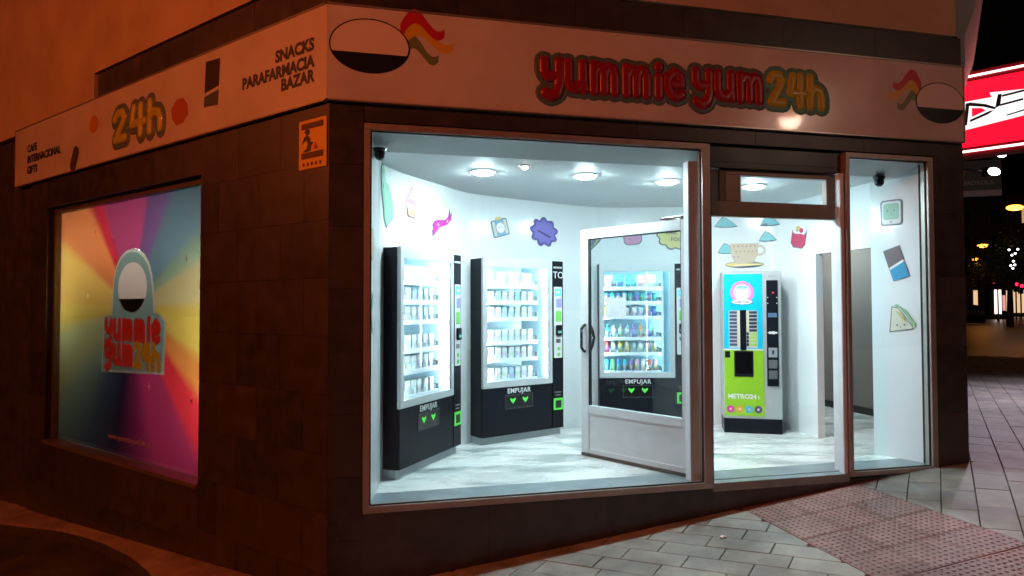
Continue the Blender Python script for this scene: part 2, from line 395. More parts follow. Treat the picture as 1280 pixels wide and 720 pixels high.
# ------------------------------------------------------------------ the building
bld = thing('corner_building', MF, 'ochre corner building with dark stone ground floor round the lit shop', 'building')
def F(name, dims, m, bev=0.0, par=None): return obox(name, dims, m, par or bld, None, bev)
def Lw(name, s0, s1, y0, y1, z0, z1, m, bev=0.0): return obox(name, (-s1, -s0, y0, y1, z0, z1), m, bld, LOC_L, bev)
# backing walls
F('wall', (0.01, .215, .014, .16, -.9, 2.9), GROUT); F('wall', (.215, 2.78, .014, .16, -.9, -.06), GROUT)
F('wall', (2.78, 4.84, .014, .16, -.9, -.06), GROUT); F('wall', (4.85, 5.15, .014, .30, -.5, 2.9), GROUT)
F('lintel', (.02, 5.15, .014, .22, 2.60, 3.62), GROUT)
PO0, PO1, PZ0, PZ1 = 1.575, 4.62, -.075, 2.39
Lw('wall', .01, PO0 - .012, .014, .20, -.95, 2.75, GROUT); Lw('wall', PO1 + .012, 5.04, .014, .20, -1.2, 2.75, GROUT)
Lw('wall', PO0, PO1, .014, .20, -1.2, PZ0 - .03, GROUT); Lw('lintel', .02, 5.04, .014, .20, PZ1 + .012, 3.62, GROUT)
# stone cladding slabs
def clad(x0, x1, z0, z1, w, h, loc=None, stag=True, base=0.0):
    row = 0; z = z0
    rows = max(1, round((z1 - z0) / h)); hh = (z1 - z0) / rows
    for r_ in range(rows):
        za, zb = z0 + r_ * hh, z0 + (r_ + 1) * hh
        cols = max(1, round((x1 - x0) / w)); ww = (x1 - x0) / cols
        cuts = [x0 + ww * c for c in range(cols + 1)]
        if stag and r_ % 2 and cols > 1: cuts = [x0] + [x0 + ww * (c + .5) for c in range(cols)] + [x1]
        for a, b in zip(cuts, cuts[1:]):
            y = base - random.uniform(0, .0015); bm = bmesh.new(); box(bm, a + .0009, b - .0009, y, base + .0135, za + .0009, zb - .0009, bev=.001)
            obj('stone_slab', bm, random.choice((STONE, STONE, STONE2, STONE3)), bld, loc)
clad(0.0, .222, -.62, 2.70, .3, .415, None, False)
clad(.222, 2.79, -.62, -.033, .86, .60, None, False)
clad(2.79, 4.845, -.42, -.045, .68, .4, None, False)
clad(4.85, 5.165, -.12, 2.70, .4, .56, None, False)
clad(0.225, 5.165, 2.58, 2.70, .9, .2, None, False)
clad(0.0, 5.165, 3.34, 3.60, .86, .26, None, False)
clad(-PO0, 0.0, -.80, 2.69, .53, .39, LOC_L)
clad(-PO1, -PO0, -.95, PZ0 - .03, .61, .42, LOC_L)
clad(-5.05, -PO1, -1.0, 2.69, .45, .46, LOC_L, False)
clad(-PO1, -PO0, PZ1 + .01, 2.69, .76, .3, LOC_L, False)
clad(-3.45, 0.0, 3.34, 3.60, .86, .26, LOC_L, False)
# upper storeys, rendered
def prism(name, pts, z0, z1, m, par=None):
    bm = bmesh.new(); a = [bm.verts.new((p[0], p[1], z0)) for p in pts]; b = [bm.verts.new((p[0], p[1], z1)) for p in pts]
    bm.faces.new(a[::-1]); bm.faces.new(b)
    for i in range(len(pts)): bm.faces.new((a[i], a[(i + 1) % len(pts)], b[(i + 1) % len(pts)], b[i]))
    return obj(name, bm, m, par)
prism('upper_wall', [(-.012, -.03), (5.08, -.03), (5.08, 5), LN(3.46, -3), LN(3.46, .03)], 3.603, 9.5, PLASTER, bld)
prism('upper_wall', [LN(3.465, .03), LN(3.465, -3), LN(12, -3), LN(12, .03)], 3.30, 9.5, PLASTER, bld)
prism('side_wall', [LN(5.06, -.03), LN(5.06, -2.0), LN(12, -2.0), LN(12, -.03)], -2.0, 3.30, STONE2, bld)
# side street flank: set-back wall with the flared oriel above
sx, sy = sd
prism('flank_wall', [(5.10, .31), (5.14, .20), (5.14 + 14 * sx, .20 + 14 * sy), (5.05 + 14 * sx, .6 + 14 * sy)], -.3, 3.52, STONE2, bld)
bm = bmesh.new()
prof = [(5.085, 3.515), (5.49, 3.515), (5.49, 3.76), (5.74, 4.30), (5.74, 9.5), (5.085, 9.5)]
A_ = [bm.verts.new((p[0], .25, p[1])) for p in prof]; B_ = [bm.verts.new((p[0] + 12 * sx, .25 + 12 * sy, p[1])) for p in prof]
bm.faces.new(A_); bm.faces.new(B_[::-1])
for i in range(6): bm.faces.new((A_[i], A_[(i + 1) % 6], B_[(i + 1) % 6], B_[i]))
obj('oriel', bm, PLASTERP, bld)

# ------------------------------------------------------------------ front glazing
def window_F(name, t0, t1, z0, z1, fw, m, y0=-.012, y1=.07):
    bm = bmesh.new()
    box(bm, t0, t1, y0, y1, z1 - fw, z1, .003); box(bm, t0, t1, y0, y1, z0, z0 + fw, .003)
    box(bm, t0, t0 + fw, y0 + .001, y1 - .001, z0 + fw, z1 - fw, .003); box(bm, t1 - fw * 1.5, t1, y0 + .001, y1 - .001, z0 + fw, z1 - fw, .003)
    w = obj(name, bm, m, bld)
    obox('pane', (t0 + fw * .6, t1 - fw * 1.1, .024, .034, z0 + fw * .6, z1 - fw * .6), GLASS, w)
    g = bmesh.new()
    a, b, c, d = t0 + fw, t1 - fw * 1.5, z0 + fw, z1 - fw
    box(g, a, b, .012, .0235, d - .008, d); box(g, a, b, .012, .0235, c, c + .008); box(g, a, a + .008, .012, .0235, c + .008, d - .008); box(g, b - .008, b, .012, .0235, c + .008, d - .008)
    obj('gasket', g, RUBBER, w)
    return w
window_F('shop_window', .224, 2.789, -.032, 2.568, .044, ALU)
window_F('side_window', 3.995, 4.846, -.022, 2.568, .036, ALU)
# inner jambs that the lights wash from inside
F('inner_jamb', (2.655, 2.742, .085, .165, .0, 2.45), ALUW, .003)
F('inner_jamb', (3.985, 4.03, .075, .16, .0, 2.05), ALUW, .003)
# shutter rails and box, transom
F('shutter_rail', (3.955, 3.992, .01, .07, -.03, 2.40), ALUW, .004)
F('shutter_rail', (2.795, 2.815, .02, .07, -.03, 2.40), ALUD, .003)
F('shutter_box', (2.792, 3.993, .045, .30, 2.405, 2.449), BLACKP, .004)
bm = bmesh.new()
box(bm, 2.80, 3.985, .09, .15, 2.035, 2.155, .004); box(bm, 2.98, 3.985, .091, .149, 2.362, 2.403, .004)
box(bm, 2.98, 3.115, .092, .148, 2.156, 2.361, .003); box(bm, 3.895, 3.985, .092, .148, 2.156, 2.361, .003)
tr = obj('transom', bm, mat('brown aluminium', (.24, .19, .16), .42, metal=.5, var=.08, scale=9), bld)
obox('pane', (3.116, 3.894, .115, .122, 2.156, 2.361), GLASS, tr)
obox('blank_panel', (2.80, 2.925, .10, .13, 2.157, 2.40), mat('beige panel', (0.36, 0.30, 0.24), .5), tr)
F('transom_post', (2.926, 2.979, .088, .15, 2.157, 2.403), ALUD, .002)
F('shutter_cover', (2.792, 3.993, .045, .0755, 2.4495, 2.60), BLACKP, .002)
F('threshold', (.27, 4.84, .085, .33, -.06, .006), SLAB, .003)
F('threshold', (2.79, 3.994, -.004, .0848, -.06, .002), SLAB, .002)

# the open door: hinged on the left jamb, swung into the shop
hin = (2.725, .165); free = (2.165, 1.135)
da = math.atan2(free[1] - hin[1], free[0] - hin[0]); DL = math.hypot(free[0] - hin[0], free[1] - hin[1])
MD = Matrix.Translation((hin[0], hin[1], 0)) @ Matrix.Rotation(da, 4, 'Z')      # local x from hinge to free edge; +y is the side away from the street
door = bpy.data.objects.new('door', None); COL.objects.link(door); door.parent = bld; door.matrix_local = MD; door['label'] = 'white aluminium glass door swung open into the shop'
bm = bmesh.new(); T = .024
box(bm, 0, .085, -T, T, .03, 2.02, .004); box(bm, DL - .085, DL, -T, T, .03, 2.02, .004)
box(bm, .0852, DL - .0852, -T + .001, T - .001, 1.935, 2.02, .003); box(bm, .0852, DL - .0852, -T + .001, T - .001, .385, .455, .003); box(bm, .0852, DL - .0852, -T + .001, T - .001, .03, .075, .003)
obj('door_frame', bm, ALUW, door)
obox('door_panel', (.083, DL - .083, -.010, .010, .074, .386), ALUW, door)
obox('pane', (.083, DL - .083, -.004, .004, .454, 1.936), GLASS, door)
g = bmesh.new()
for y in (-.0115, .0115):
    box(g, DL - .092, DL - .0848, y - .006, y + .006, .455, 1.935); box(g, .0848, .092, y - .006, y + .006, .455, 1.935); box(g, .092, DL - .092, y - .006, y + .006, 1.928, 1.9355)
obj('gasket', g, RUBBER, door)
obox('brush_strip', (.02, DL - .005, -.034, .034, .008, .034), mat('brown brush seal', (.06, .045, .04), .8), door, None, .004)
for sg in (-1, 1):
    h = bmesh.new(); y = sg * .075; x = DL - .05
    pts = [(x, sg * .022, 1.17), (x, sg * .05, 1.16), (x - .0, y, 1.13), (x - .012, y + sg * .012, 1.05), (x, y, .97), (x, sg * .05, .94), (x, sg * .022, .93)]
    for a, b in zip(pts, pts[1:]): cyl(h, a, b, .013, seg=10)
    for p in pts[1:-1]: ball(h, p, .013, u=10, v=6)
    obj('door_handle', h, BLACKP, door, smooth=True)
cl = obox('door_closer', (.05, .36, -.085, -.025, 1.935, 2.012), mat('closer grey', (.30, .32, .34), .35, metal=.5), door, None, .008)
arm = bmesh.new(); cyl(arm, (.12, -.055, 2.02), (.30, -.02, 2.045), .009, seg=8); cyl(arm, (.12, -.055, 2.0), (.12, -.055, 2.05), .016, seg=10); cyl(arm, (.30, -.02, 2.045), (.02, -.09, 2.06), .008, seg=8)
obj('closer_arm', arm, ALUD, door)
lk = bmesh.new(); box(lk, DL - .003, DL + .003, -.012, .012, .95, 1.15); obj('lock_plate', lk, mat('steel', (.5, .5, .5), .3, metal=1), door)
hg = mat('steel', (.5, .5, .5), .3, metal=1)
for z in (.25, 1.05, 1.8):
    b_ = bmesh.new(); cyl(b_, (-.004, -.028, z), (-.004, -.028, z + .09), .009, seg=10); obj('hinge', b_, hg, door)

# ------------------------------------------------------------------ shop interior (setting)
CEIL = 2.45
floor = structure(prism('shop_floor', [(.24, .33), (5.12, .33), (6.75, 1.75), (6.75, 4.6), (.24, 4.6)], -.10, .003, MARBLE)); floor.matrix_world = MF
ceil = structure(obox('shop_ceiling', (.05, 5.05, .30, 3.4, CEIL, CEIL + .12), CEILW)); ceil.matrix_world = MF
bm = bmesh.new(); vs = [bm.verts.new((t, n, z)) for t in (.05, 5.05) for n, z in ((.0765, 2.566), (.2995, CEIL), (.2995, CEIL + .119), (.0765, 2.60))]
for f in ((0, 1, 5, 4), (1, 2, 6, 5), (2, 3, 7, 6), (3, 0, 4, 7), (3, 2, 1, 0), (4, 5, 6, 7)): bm.faces.new([vs[i] for i in f])
sof = structure(obj('soffit', bm, CEILW)); sof.matrix_world = MF
WL = [(.27, .072), (.33, .4), (.385, .735), (1.0, 1.59), (1.06, 1.668), (1.13, 1.748), (1.20, 1.823), (1.28, 1.886), (2.216, 2.276), (2.36, 2.336), (2.5, 2.39), (2.65, 2.44), (2.819, 2.476), (3.789, 2.234), (4.15, 2.15), (4.36, 2.07), (4.52, 1.98), (4.62, 1.90), (4.68, 1.80), (4.715, 1.65), (4.73, 1.3), (4.707, .529), (4.877, .072)]
OPEN = {2: 1.80, 7: 1.80, 12: 1.80, 20: 1.86}     # openings: three machine niches and the low doorway
RUN = []
def wallmesh():
    """closed upright pieces along the run; the curved stretches are cut fine"""
    V = [Vector(p) for p in WL]; N = len(V); pts = []
    for i in range(N - 1):
        sharp = i >= 20 or i < 1
        k = 1 if sharp else (9 if i in OPEN else 5)
        p0, p1, p2, p3 = V[max(0, i - 1)], V[i], V[i + 1], V[min(N - 1, i + 2)]
        m1 = (p1 - p0).normalized() + (p2 - p1).normalized(); m2 = (p2 - p1).normalized() + (p3 - p2).normalized(); L = (p2 - p1).length
        if m1.length > 0: m1 = m1.normalized() * L
        if m2.length > 0: m2 = m2.normalized() * L
        for j in range(k):
            u = j / k; h = lambda u: p1 * (2 * u ** 3 - 3 * u ** 2 + 1) + m1 * (u ** 3 - 2 * u ** 2 + u) + p2 * (3 * u ** 2 - 2 * u ** 3) + m2 * (u ** 3 - u ** 2)
            a_, b_ = (p1, p2) if k == 1 else (h(u), h((j + 1) / k))
            pts.append((a_, b_, OPEN.get(i, -.02)))
    RUN.extend(pts)
    bm = bmesh.new()
    for a_, b_, z0 in pts:
        d = (b_ - a_).normalized(); n = Vector((-d.y, d.x)) * .05
        vs = [bm.verts.new((v.x, v.y, z)) for z in (z0, 2.558) for v in (a_, b_, b_ + n, a_ + n)]
        for f in ((0, 1, 5, 4), (1, 2, 6, 5), (2, 3, 7, 6), (3, 0, 4, 7), (3, 2, 1, 0), (4, 5, 6, 7)): bm.faces.new([vs[x] for x in f])
    return bm
w = structure(obj('shop_wall', wallmesh(), WALLW)); w.matrix_world = MF
# doorway lining, back room
dwm = bmesh.new(); box(dwm, 4.705, 4.79, 1.262, 1.298, 0, 1.858, .002)
dl = obj('doorway_lining', dwm, WALLW); structure(dl); dl.matrix_world = MF
br = bmesh.new()
box(br, 6.25, 6.35, 1.62, 4.5, 0, 2.45); box(br, 5.2, 6.24, 1.0, 1.1, 0, 2.45) if False else None; box(br, 4.85, 6.24, 4.4, 4.5, 0, 2.45)
o = structure(obj('back_room_wall', br, TAUPE)); o.matrix_world = MF
o = structure(obox('back_room_ceiling', (5.051, 6.34, 1.3, 4.5, 2.452, 2.5), CEILW)); o.matrix_world = MF
sk = obox('skirting', (6.225, 6.248, 1.64, 4.39, .003, .085), BLACKP, o); sk2 = obox('skirting', (4.90, 6.224, 4.375, 4.398, .003, .085), BLACKP, o)

# ------------------------------------------------------------------ ceiling lights and cameras
LEDC = (0.78, 0.96, 1.0)
DISC = emis('downlight diffuser', LEDC, 440.0); WARM = emis('warm spot', (1.0, .72, .5), 30.0)
RING = mat('white lamp ring', (.75, .77, .78), .4)
def downlight(t, n, r, m, label, grp):
    th = thing('ceiling_light', MF @ Matrix.Translation((t, n, CEIL)), label, 'ceiling light', grp)
    bm = bmesh.new(); cyl(bm, (0, 0, -.012), (0, 0, -.0005), r + .018, r + .022, 32); obj('trim_ring', bm, RING, th)
    bm = bmesh.new(); ball(bm, (0, 0, -.0125), r, r, .019, 28, 10); obj('diffuser', bm, m, th, smooth=True)
g = 'round downlights in the shop ceiling'
downlight(1.193, .808, .085, DISC, 'round white downlight leftmost in the shop ceiling, above the left vending machine', g)
downlight(2.074, .778, .085, DISC, 'round white downlight in the shop ceiling, second of the row from the left', g)
downlight(2.869, .855, .085, DISC, 'round white downlight in the shop ceiling next to the open door', g)
downlight(3.762, .893, .085, DISC, 'round white downlight seen through the small transom pane above the doorway', g)
downlight(1.473, .523, .028, WARM, 'tiny warm spot light between the two leftmost ceiling downlights', g)
downlight(5.6, 2.6, .085, DISC, 'round white downlight added out of sight in the back room ceiling', g)  # unseen lamp added to brighten the back room
def dome_cam(t, n, z, rz, label):
    th = thing('security_camera', MF @ Matrix.Translation((t, n, z)) @ Matrix.Rotation(R(rz), 4, 'Z'), label, 'security camera', 'black dome cameras in the shop')
    bm = bmesh.new(); cyl(bm, (0, 0, -.022), (0, 0, 0), .044, .05, 20); obj('mount', bm, BLACKP, th)
    bm = bmesh.new(); ball(bm, (0, 0, -.045), .040, u=18, v=10); obj('dome', bm, mat('dark dome', (.006, .007, .008), .08), th, smooth=True)
    bm = bmesh.new(); cyl(bm, (0, -.03, -.052), (0, -.048, -.064), .014, seg=12); obj('lens', bm, mat('lens glass', (.02, .02, .03), .05), th)
dome_cam(.335, .20, CEIL - .001, 20, 'black dome camera in the upper left corner of the big shop window')
dome_cam(4.581, .281, CEIL - .001, -20, 'black dome camera seen through the narrow window right of the doorway')

# ------------------------------------------------------------------ vending machines
MBLK = mat('machine black', (0.008, 0.010, 0.015), 0.34, spec=.12, var=.12, scale=3)
MALU = mat('machine aluminium', (0.66, 0.68, 0.69), 0.35, metal=.3)
MGRY = mat('machine plinth grey', (0.45, 0.48, 0.50), .5)
MINS = mat('machine liner', (0.66, 0.86, 0.93), .45)
PLATE_ = mat('control plate', (.74, .75, .76), .35, metal=.1)
LEDS = emis('machine led strip', (0.78, 0.95, 1.0), 125.0)
GRN = mat('green acrylic', (.08, .55, .06), .4, emit=(.10, .8, .08), estr=.35)
SCR = emis('cyan display', (.08, .62, .95), 1.6)
LILAC = mat('lilac sticker', (.32, .34, .70), .5)
MGREEN = mat('green sticker', (.16, .58, .10), .5)
SHELFW = mat('shelf lip', (.80, .84, .86), .4)
MW, MH = 1.0, 1.80
SHZ = (1.545, 1.385, 1.22, .985, .815, .61)
def vending(t, n, ang, label, w=1.0, big=False, led=1.0, ledm=None):
    th = thing('vending_machine', MF @ Matrix.Translation((t, n, 0)) @ Matrix.Rotation(R(ang), 4, 'Z'), label, 'vending machine', 'snack vending machines set in the curved wall')
    bm = bmesh.new()
    box(bm, 0, .02, .012, .60, .075, MH - .001); box(bm, w - .155, w, .012, .60, .075, MH - .001)
    box(bm, .0202, w - .1552, .012, .60, MH - .03, MH - .0012); box(bm, .0202, w - .1552, .012, .60, .0752, .56); box(bm, .0202, w - .1552, .58, .60, .56, MH - .03)
    obj('cabinet', bm, MBLK, th)
    obox('plinth', (.012, w - .012, .03, .58, .004, .0745), MGRY, th)
    # window frame
    x0, x1, z0, z1 = .004, w - .152, .545, MH + .004; gx0, gx1, gz0, gz1 = .058, w - .20, .605, 1.715
    bm = bmesh.new(); box(bm, x0, x1, -.022, .011, gz1, z1, .003); box(bm, x0, x1, -.022, .011, z0, gz0, .003); box(bm, x0, gx0, -.021, .010, gz0, gz1, .003); box(bm, gx1, x1, -.021, .010, gz0, gz1, .003)
    obj('window_frame', bm, MALU, th)
    obox('pane', (gx0 - .004, gx1 + .004, -.004, .003, gz0 - .004, gz1 + .004), GLASSM, th)
    bm = bmesh.new(); box(bm, .0204, w - .156, .50, .52, .5602, MH - .031); box(bm, .021, .030, .0125, .499, .5602, MH - .031); box(bm, w - .166, w - .1565, .0125, .499, .5602, MH - .031); box(bm, .031, w - .167, .013, .499, .5602, .568); box(bm, .031, w - .167, .013, .499, MH - .044, MH - .0312)
    obj('liner', bm, MINS, th)
    bm = bmesh.new(); box(bm, gx1 + .008, gx1 + .026, .014, .024, gz0, gz1); obj('light_strip', bm, ledm or LEDS, th)
    bm = bmesh.new(); box(bm, gx0 - .024, gx0 - .008, .014, .024, gz0, gz1); obj('light_strip', bm, ledm or LEDS, th)
    bm = bmesh.new(); box(bm, .08, w - .22, .016, .032, MH - .056, MH - .0445); obj('light_strip', bm, ledm or LEDS, th)
    for z in SHZ:
        bm = bmesh.new(); box(bm, .035, w - .285, .075, .47, z - .012, z - .004); box(bm, .035, w - .285, .062, .0745, z - .034, z + .006, .002)
        sh = obj('shelf', bm, SHELFW, th)
        bm = bmesh.new(); box(bm, w - .2845, w - .278, .062, .47, z - .03, z + .05); obj('bracket', bm, mat('bracket grey', (.25, .30, .33), .4), sh)
        cs = bmesh.new(); k = 0
        for i in range(9):
            a = .06 + i * (w - .37) / 8
            box(cs, a - .002, a + .002, .078, .46, z - .0038, z + .045)
        obj('divider', cs, SHELFW, sh)
    # lower door, slot, words, arrows
    obox('lower_door', (.004, w - .156, -.014, .0115, .078, .543), MBLK, th, None, .003)
    sx0, sx1 = .26 * w, .60 * w
    bm = bmesh.new(); box(bm, sx0, sx1, -.019, -.0145, .325, .337); box(bm, sx0, sx1, -.019, -.0145, .455, .467); box(bm, sx0, sx0 + .012, -.0188, -.0145, .337, .455); box(bm, sx1 - .012, sx1, -.0188, -.0145, .337, .455)
    fl = obj('delivery_flap', bm, mat('flap edge', (.03, .032, .036), .35), th)
    obox('flap_panel', (sx0 + .0125, sx1 - .0125, -.0165, -.0146, .3375, .4545), mat('flap dark', (.006, .007, .008), .22), fl)
    otext('EMPUJAR', .066, .43 * w, -.0162, .502, WHITE, th, bold=.012, space=1.1)
    for ax in (.355 * w, .505 * w):
        pts = [(ax - .034, .42), (ax - .028, .438), (ax - .012, .424), (ax + .012, .424), (ax + .028, .438), (ax + .034, .42), (ax + .022, .402), (ax, .378), (ax - .022, .402)]
        oplate('arrow', pts, -.0185, .0015, GRN, th)
    # control column
    obox('control_column', (w - .148, w - .002, -.016, .0115, .078, MH + .002), MBLK, th, None, .003)
    cx = w - .076
    otext('METRO24', .026, cx, -.0175, 1.735, WHITE, th, bold=.02)
    if big: otext('TO', .10, cx + .008, -.0175, 1.655, WHITE, th)
    pl = oplate('control_plate', rrect(cx - .055, cx + .055, .80, 1.535, .012), -.0205, .004, PLATE_, th)
    oplate('display', rrect(cx - .042, cx + .042, 1.44, 1.515, .008), -.0225, .0018, SCR, pl)
    oplate('sticker', rrect(cx - .030, cx + .036, 1.33, 1.40, .004), -.0222, .0015, WHITE, pl); oplate('display_mask', rrect(cx - .022, cx + .022, 1.462, 1.495, .004), -.0238, .001, mat('pale screen', (.5, .75, .85), .3, emit=(.5, .85, 1), estr=.5), pl)
    oplate('sticker', rrect(cx - .026, cx + .044, 1.32, 1.41, .004), -.0236, .001, LILAC, pl)
    oplate('sticker', rrect(cx - .030, cx + .040, 1.175, 1.285, .004), -.0222, .0015, MGREEN, pl)
    obox('card_reader', (cx - .034, cx + .038, -.045, -.0207, 1.03, 1.14), MBLK, pl, None, .006)
    oplate('reader_screen', rrect(cx - .022, cx + .026, 1.055, 1.08, .003), -.0465, .001, emis('reader led', (.2, .8, .7), .8), pl)
    oplate('coin_slot', rrect(cx - .03, cx + .03, .955, .995, .004), -.0245, .0035, mat('slot steel', (.22, .23, .24), .3, metal=.8), pl)
    for z in (.895, .835): oplate('button', disc(cx + .006, z, .02, n=14), -.0235, .0025, MGREEN, pl)
    otext('MONEDAS', .018, cx, -.0175, .445, GREYP, th); otext('CAMBIO', .018, cx, -.0175, .415, GREYP, th)
    rt = oplate('coin_return', rrect(cx - .060, cx + .060, .265, .385, .006), -.0215, .005, GRN, th)
    oplate('return_mouth', rrect(cx - .038, cx + .038, .285, .362, .004), -.0235, .0015, mat('mouth dark', (.01, .02, .012), .4), rt)
    return th
LED1 = emis('machine led strip bright', (0.80, 0.96, 1.0), 160.0)
LED3 = emis('machine led strip cool', (0.62, 0.90, 1.0), 95.0)
M1 = vending(.492, .655, 54.0, 'black vending machine nearest the big window, brightest lit, at the left wall', w=1.04, ledm=LED1)
M2 = vending(1.345, 1.70, 22.6, 'middle black vending machine with white packets, between the left machine and the open door', w=1.015, big=True)
M3 = vending(2.79, 2.355, -14.0, 'black vending machine with colourful snacks behind the open glass door', w=.985, ledm=LED3)

# goods on the shelves: every packet its own thing
def pack_mesh(w, h, d, kind):
    bm = bmesh.new()
    if kind == 'box': box(bm, -w / 2, w / 2, 0, d, 0, h, .003)
    elif kind == 'bag':
        for k, (sx_, z) in enumerate(((.92, 0), (1, .12), (.96, .5), (1, .88), (.9, 1.0))):
            pass
        box(bm, -w / 2, w / 2, .03, .045, 0, h, .004)
        bmesh.ops.subdivide_edges(bm, edges=bm.edges[:], cuts=2, use_grid_fill=True)
        for v in bm.verts:
            b = max(0, 1 - (abs(v.co.x) / (w / 2)) ** 2) * max(0, 1 - (abs(v.co.z - h / 2) / (h / 2)) ** 2)
            v.co.y += (.04 if v.co.y > .037 else -.03) * b
    elif kind == 'bottle':
        cyl(bm, (0, d / 2, 0), (0, d / 2, h * .66), w / 2, w / 2, 12); cyl(bm, (0, d / 2, h * .66), (0, d / 2, h * .86), w / 2, w / 5, 12); cyl(bm, (0, d / 2, h * .86), (0, d / 2, h), w / 5, w / 5, 10)
    elif kind == 'can':
        cyl(bm, (0, d / 2, 0), (0, d / 2, h * .06), w * .42, w / 2, 14); cyl(bm, (0, d / 2, h * .06), (0, d / 2, h * .92), w / 2, w / 2, 14); cyl(bm, (0, d / 2, h * .92), (0, d / 2, h), w / 2, w * .42, 14)
    return bm
PCOL = {'white': (.78, .80, .80), 'pale blue': (.50, .70, .80), 'blue': (.05, .22, .50), 'teal': (.05, .42, .50), 'pink': (.72, .36, .45), 'orange': (.75, .35, .10), 'yellow': (.70, .60, .16), 'red': (.6, .08, .07), 'cream': (.72, .62, .45), 'green': (.15, .45, .16), 'purple': (.28, .16, .45), 'brown': (.22, .10, .05)}
PMAT = {k: mat('packet ' + k, v, .4) for k, v in PCOL.items()}
def banded(m, amt):
    nt = m.node_tree; b = nt.nodes['Principled BSDF']; c = tuple(b.inputs['Base Color'].default_value); L = nt.links.new
    tc = nt.nodes.new('ShaderNodeTexCoord'); sp = nt.nodes.new('ShaderNodeSeparateXYZ'); oi = nt.nodes.new('ShaderNodeObjectInfo'); hs = nt.nodes.new('ShaderNodeCombineColor'); hs.mode = 'HSV'; hs.inputs[1].default_value = .75; hs.inputs[2].default_value = .6
    g1 = nt.nodes.new('ShaderNodeMath'); g1.operation = 'GREATER_THAN'; g1.inputs[1].default_value = .028; g2 = nt.nodes.new('ShaderNodeMath'); g2.operation = 'LESS_THAN'; g2.inputs[1].default_value = .072
    mu = nt.nodes.new('ShaderNodeMath'); mu.operation = 'MULTIPLY'; m2 = nt.nodes.new('ShaderNodeMath'); m2.operation = 'MULTIPLY'; m2.inputs[1].default_value = amt; mx = nt.nodes.new('ShaderNodeMix'); mx.data_type = 'RGBA'; mx.inputs[6].default_value = c
    L(tc.outputs['Object'], sp.inputs[0]); L(sp.outputs['Z'], g1.inputs[0]); L(sp.outputs['Z'], g2.inputs[0]); L(g1.outputs[0], mu.inputs[0]); L(g2.outputs[0], mu.inputs[1]); L(mu.outputs[0], m2.inputs[0]); L(m2.outputs[0], mx.inputs[0])
    L(oi.outputs['Random'], hs.inputs[0]); L(hs.outputs[0], mx.inputs[7]); L(mx.outputs[2], b.inputs['Base Color'])
for k_, m_ in PMAT.items(): banded(m_, .30 if k_ in ('white', 'pale blue') else .6)
ORD = ('top', 'second', 'third', 'fourth', 'fifth', 'bottom')
def stock(mach, w, place, plan):
    for r_, (kind, n, h, cols) in enumerate(plan):
        x0, x1 = .065, w - .315; pitch = (x1 - x0) / n; pw = pitch * (.74 if kind != 'bottle' else .62); cache = {}
        for i in range(n):
            c = cols[i % len(cols)]
            if c is None: continue
            key = c
            if key not in cache:
                bm = pack_mesh(pw, h, .11 if kind == 'box' else pw, kind); cache[key] = mesh_of(kind, bm, PMAT[c], kind in ('bag', 'bottle', 'can'))
            nm = {'box': 'carton', 'bag': 'snack_bag', 'bottle': 'bottle', 'can': 'drink_can'}[kind]
            o = link(nm, cache[key])
            o.matrix_world = mach.matrix_world @ Matrix.Translation((x0 + pitch * (i + .5), .085 + random.uniform(0, .012), SHZ[r_] - .0036)) @ Matrix.Rotation(R(random.uniform(-4, 4)), 4, 'Z')
            tag(o, '%s %s, %s from the left on the %s shelf of the %s' % (c, nm.replace('_', ' '), ('first', 'second', 'third', 'fourth', 'fifth', 'sixth', 'seventh', 'eighth', 'ninth')[i], ORD[r_], place), nm.replace('_', ' '), 'goods on the %s shelf of the %s' % (ORD[r_], place))
P8 = ('box', 8, .115, ('white',))
W_ = 'white'; PB = 'pale blue'
stock(M1, 1.04, 'left machine', [('box', 4, .13, (W_, W_, PB, W_)), ('box', 7, .11, (W_, W_, W_, PB)), ('box', 7, .12, (W_,)), ('box', 7, .12, (W_,)), ('box', 7, .12, (W_,)), ('box', 7, .12, (W_,))])
stock(M2, 1.015, 'middle machine', [('box', 4, .13, (W_, PB, W_, PB)), ('box', 8, .105, (W_, W_, PB)), ('box', 8, .115, (W_, W_, W_, PB)), ('box', 8, .12, (W_,)), ('box', 8, .12, (W_,)), ('box', 8, .12, (W_, W_, W_, W_, PB))])
stock(M3, .985, 'right machine', [('bag', 5, .14, ('pink', 'teal', 'blue', 'cream', W_)), ('can', 9, .10, ('blue', 'teal', 'blue', PB, 'teal', 'blue', 'teal')), ('bag', 8, .115, ('orange', W_, 'yellow', W_, W_, PB, 'cream', 'blue')), ('bottle', 8, .15, ('teal', W_, 'cream', PB, 'purple', 'orange', 'blue', PB)), ('bag', 8, .135, ('red', W_, 'yellow', 'cream', PB, W_, 'pink', 'cream')), ('can', 9, .13, ('teal', 'green', 'blue', 'teal', 'purple', 'pink', W_, 'red', 'pink'))])

# notice taped inside the glass of the right machine
nt_ = obox('notice_sheet', (.075, .30, -.0065, -.0045, 1.20, 1.43), mat('paper', (.75, .74, .78), .7)); nt_.matrix_world = M3.matrix_world
tag(nt_, 'blank white paper notice on the glass of the machine behind the door', 'notice')

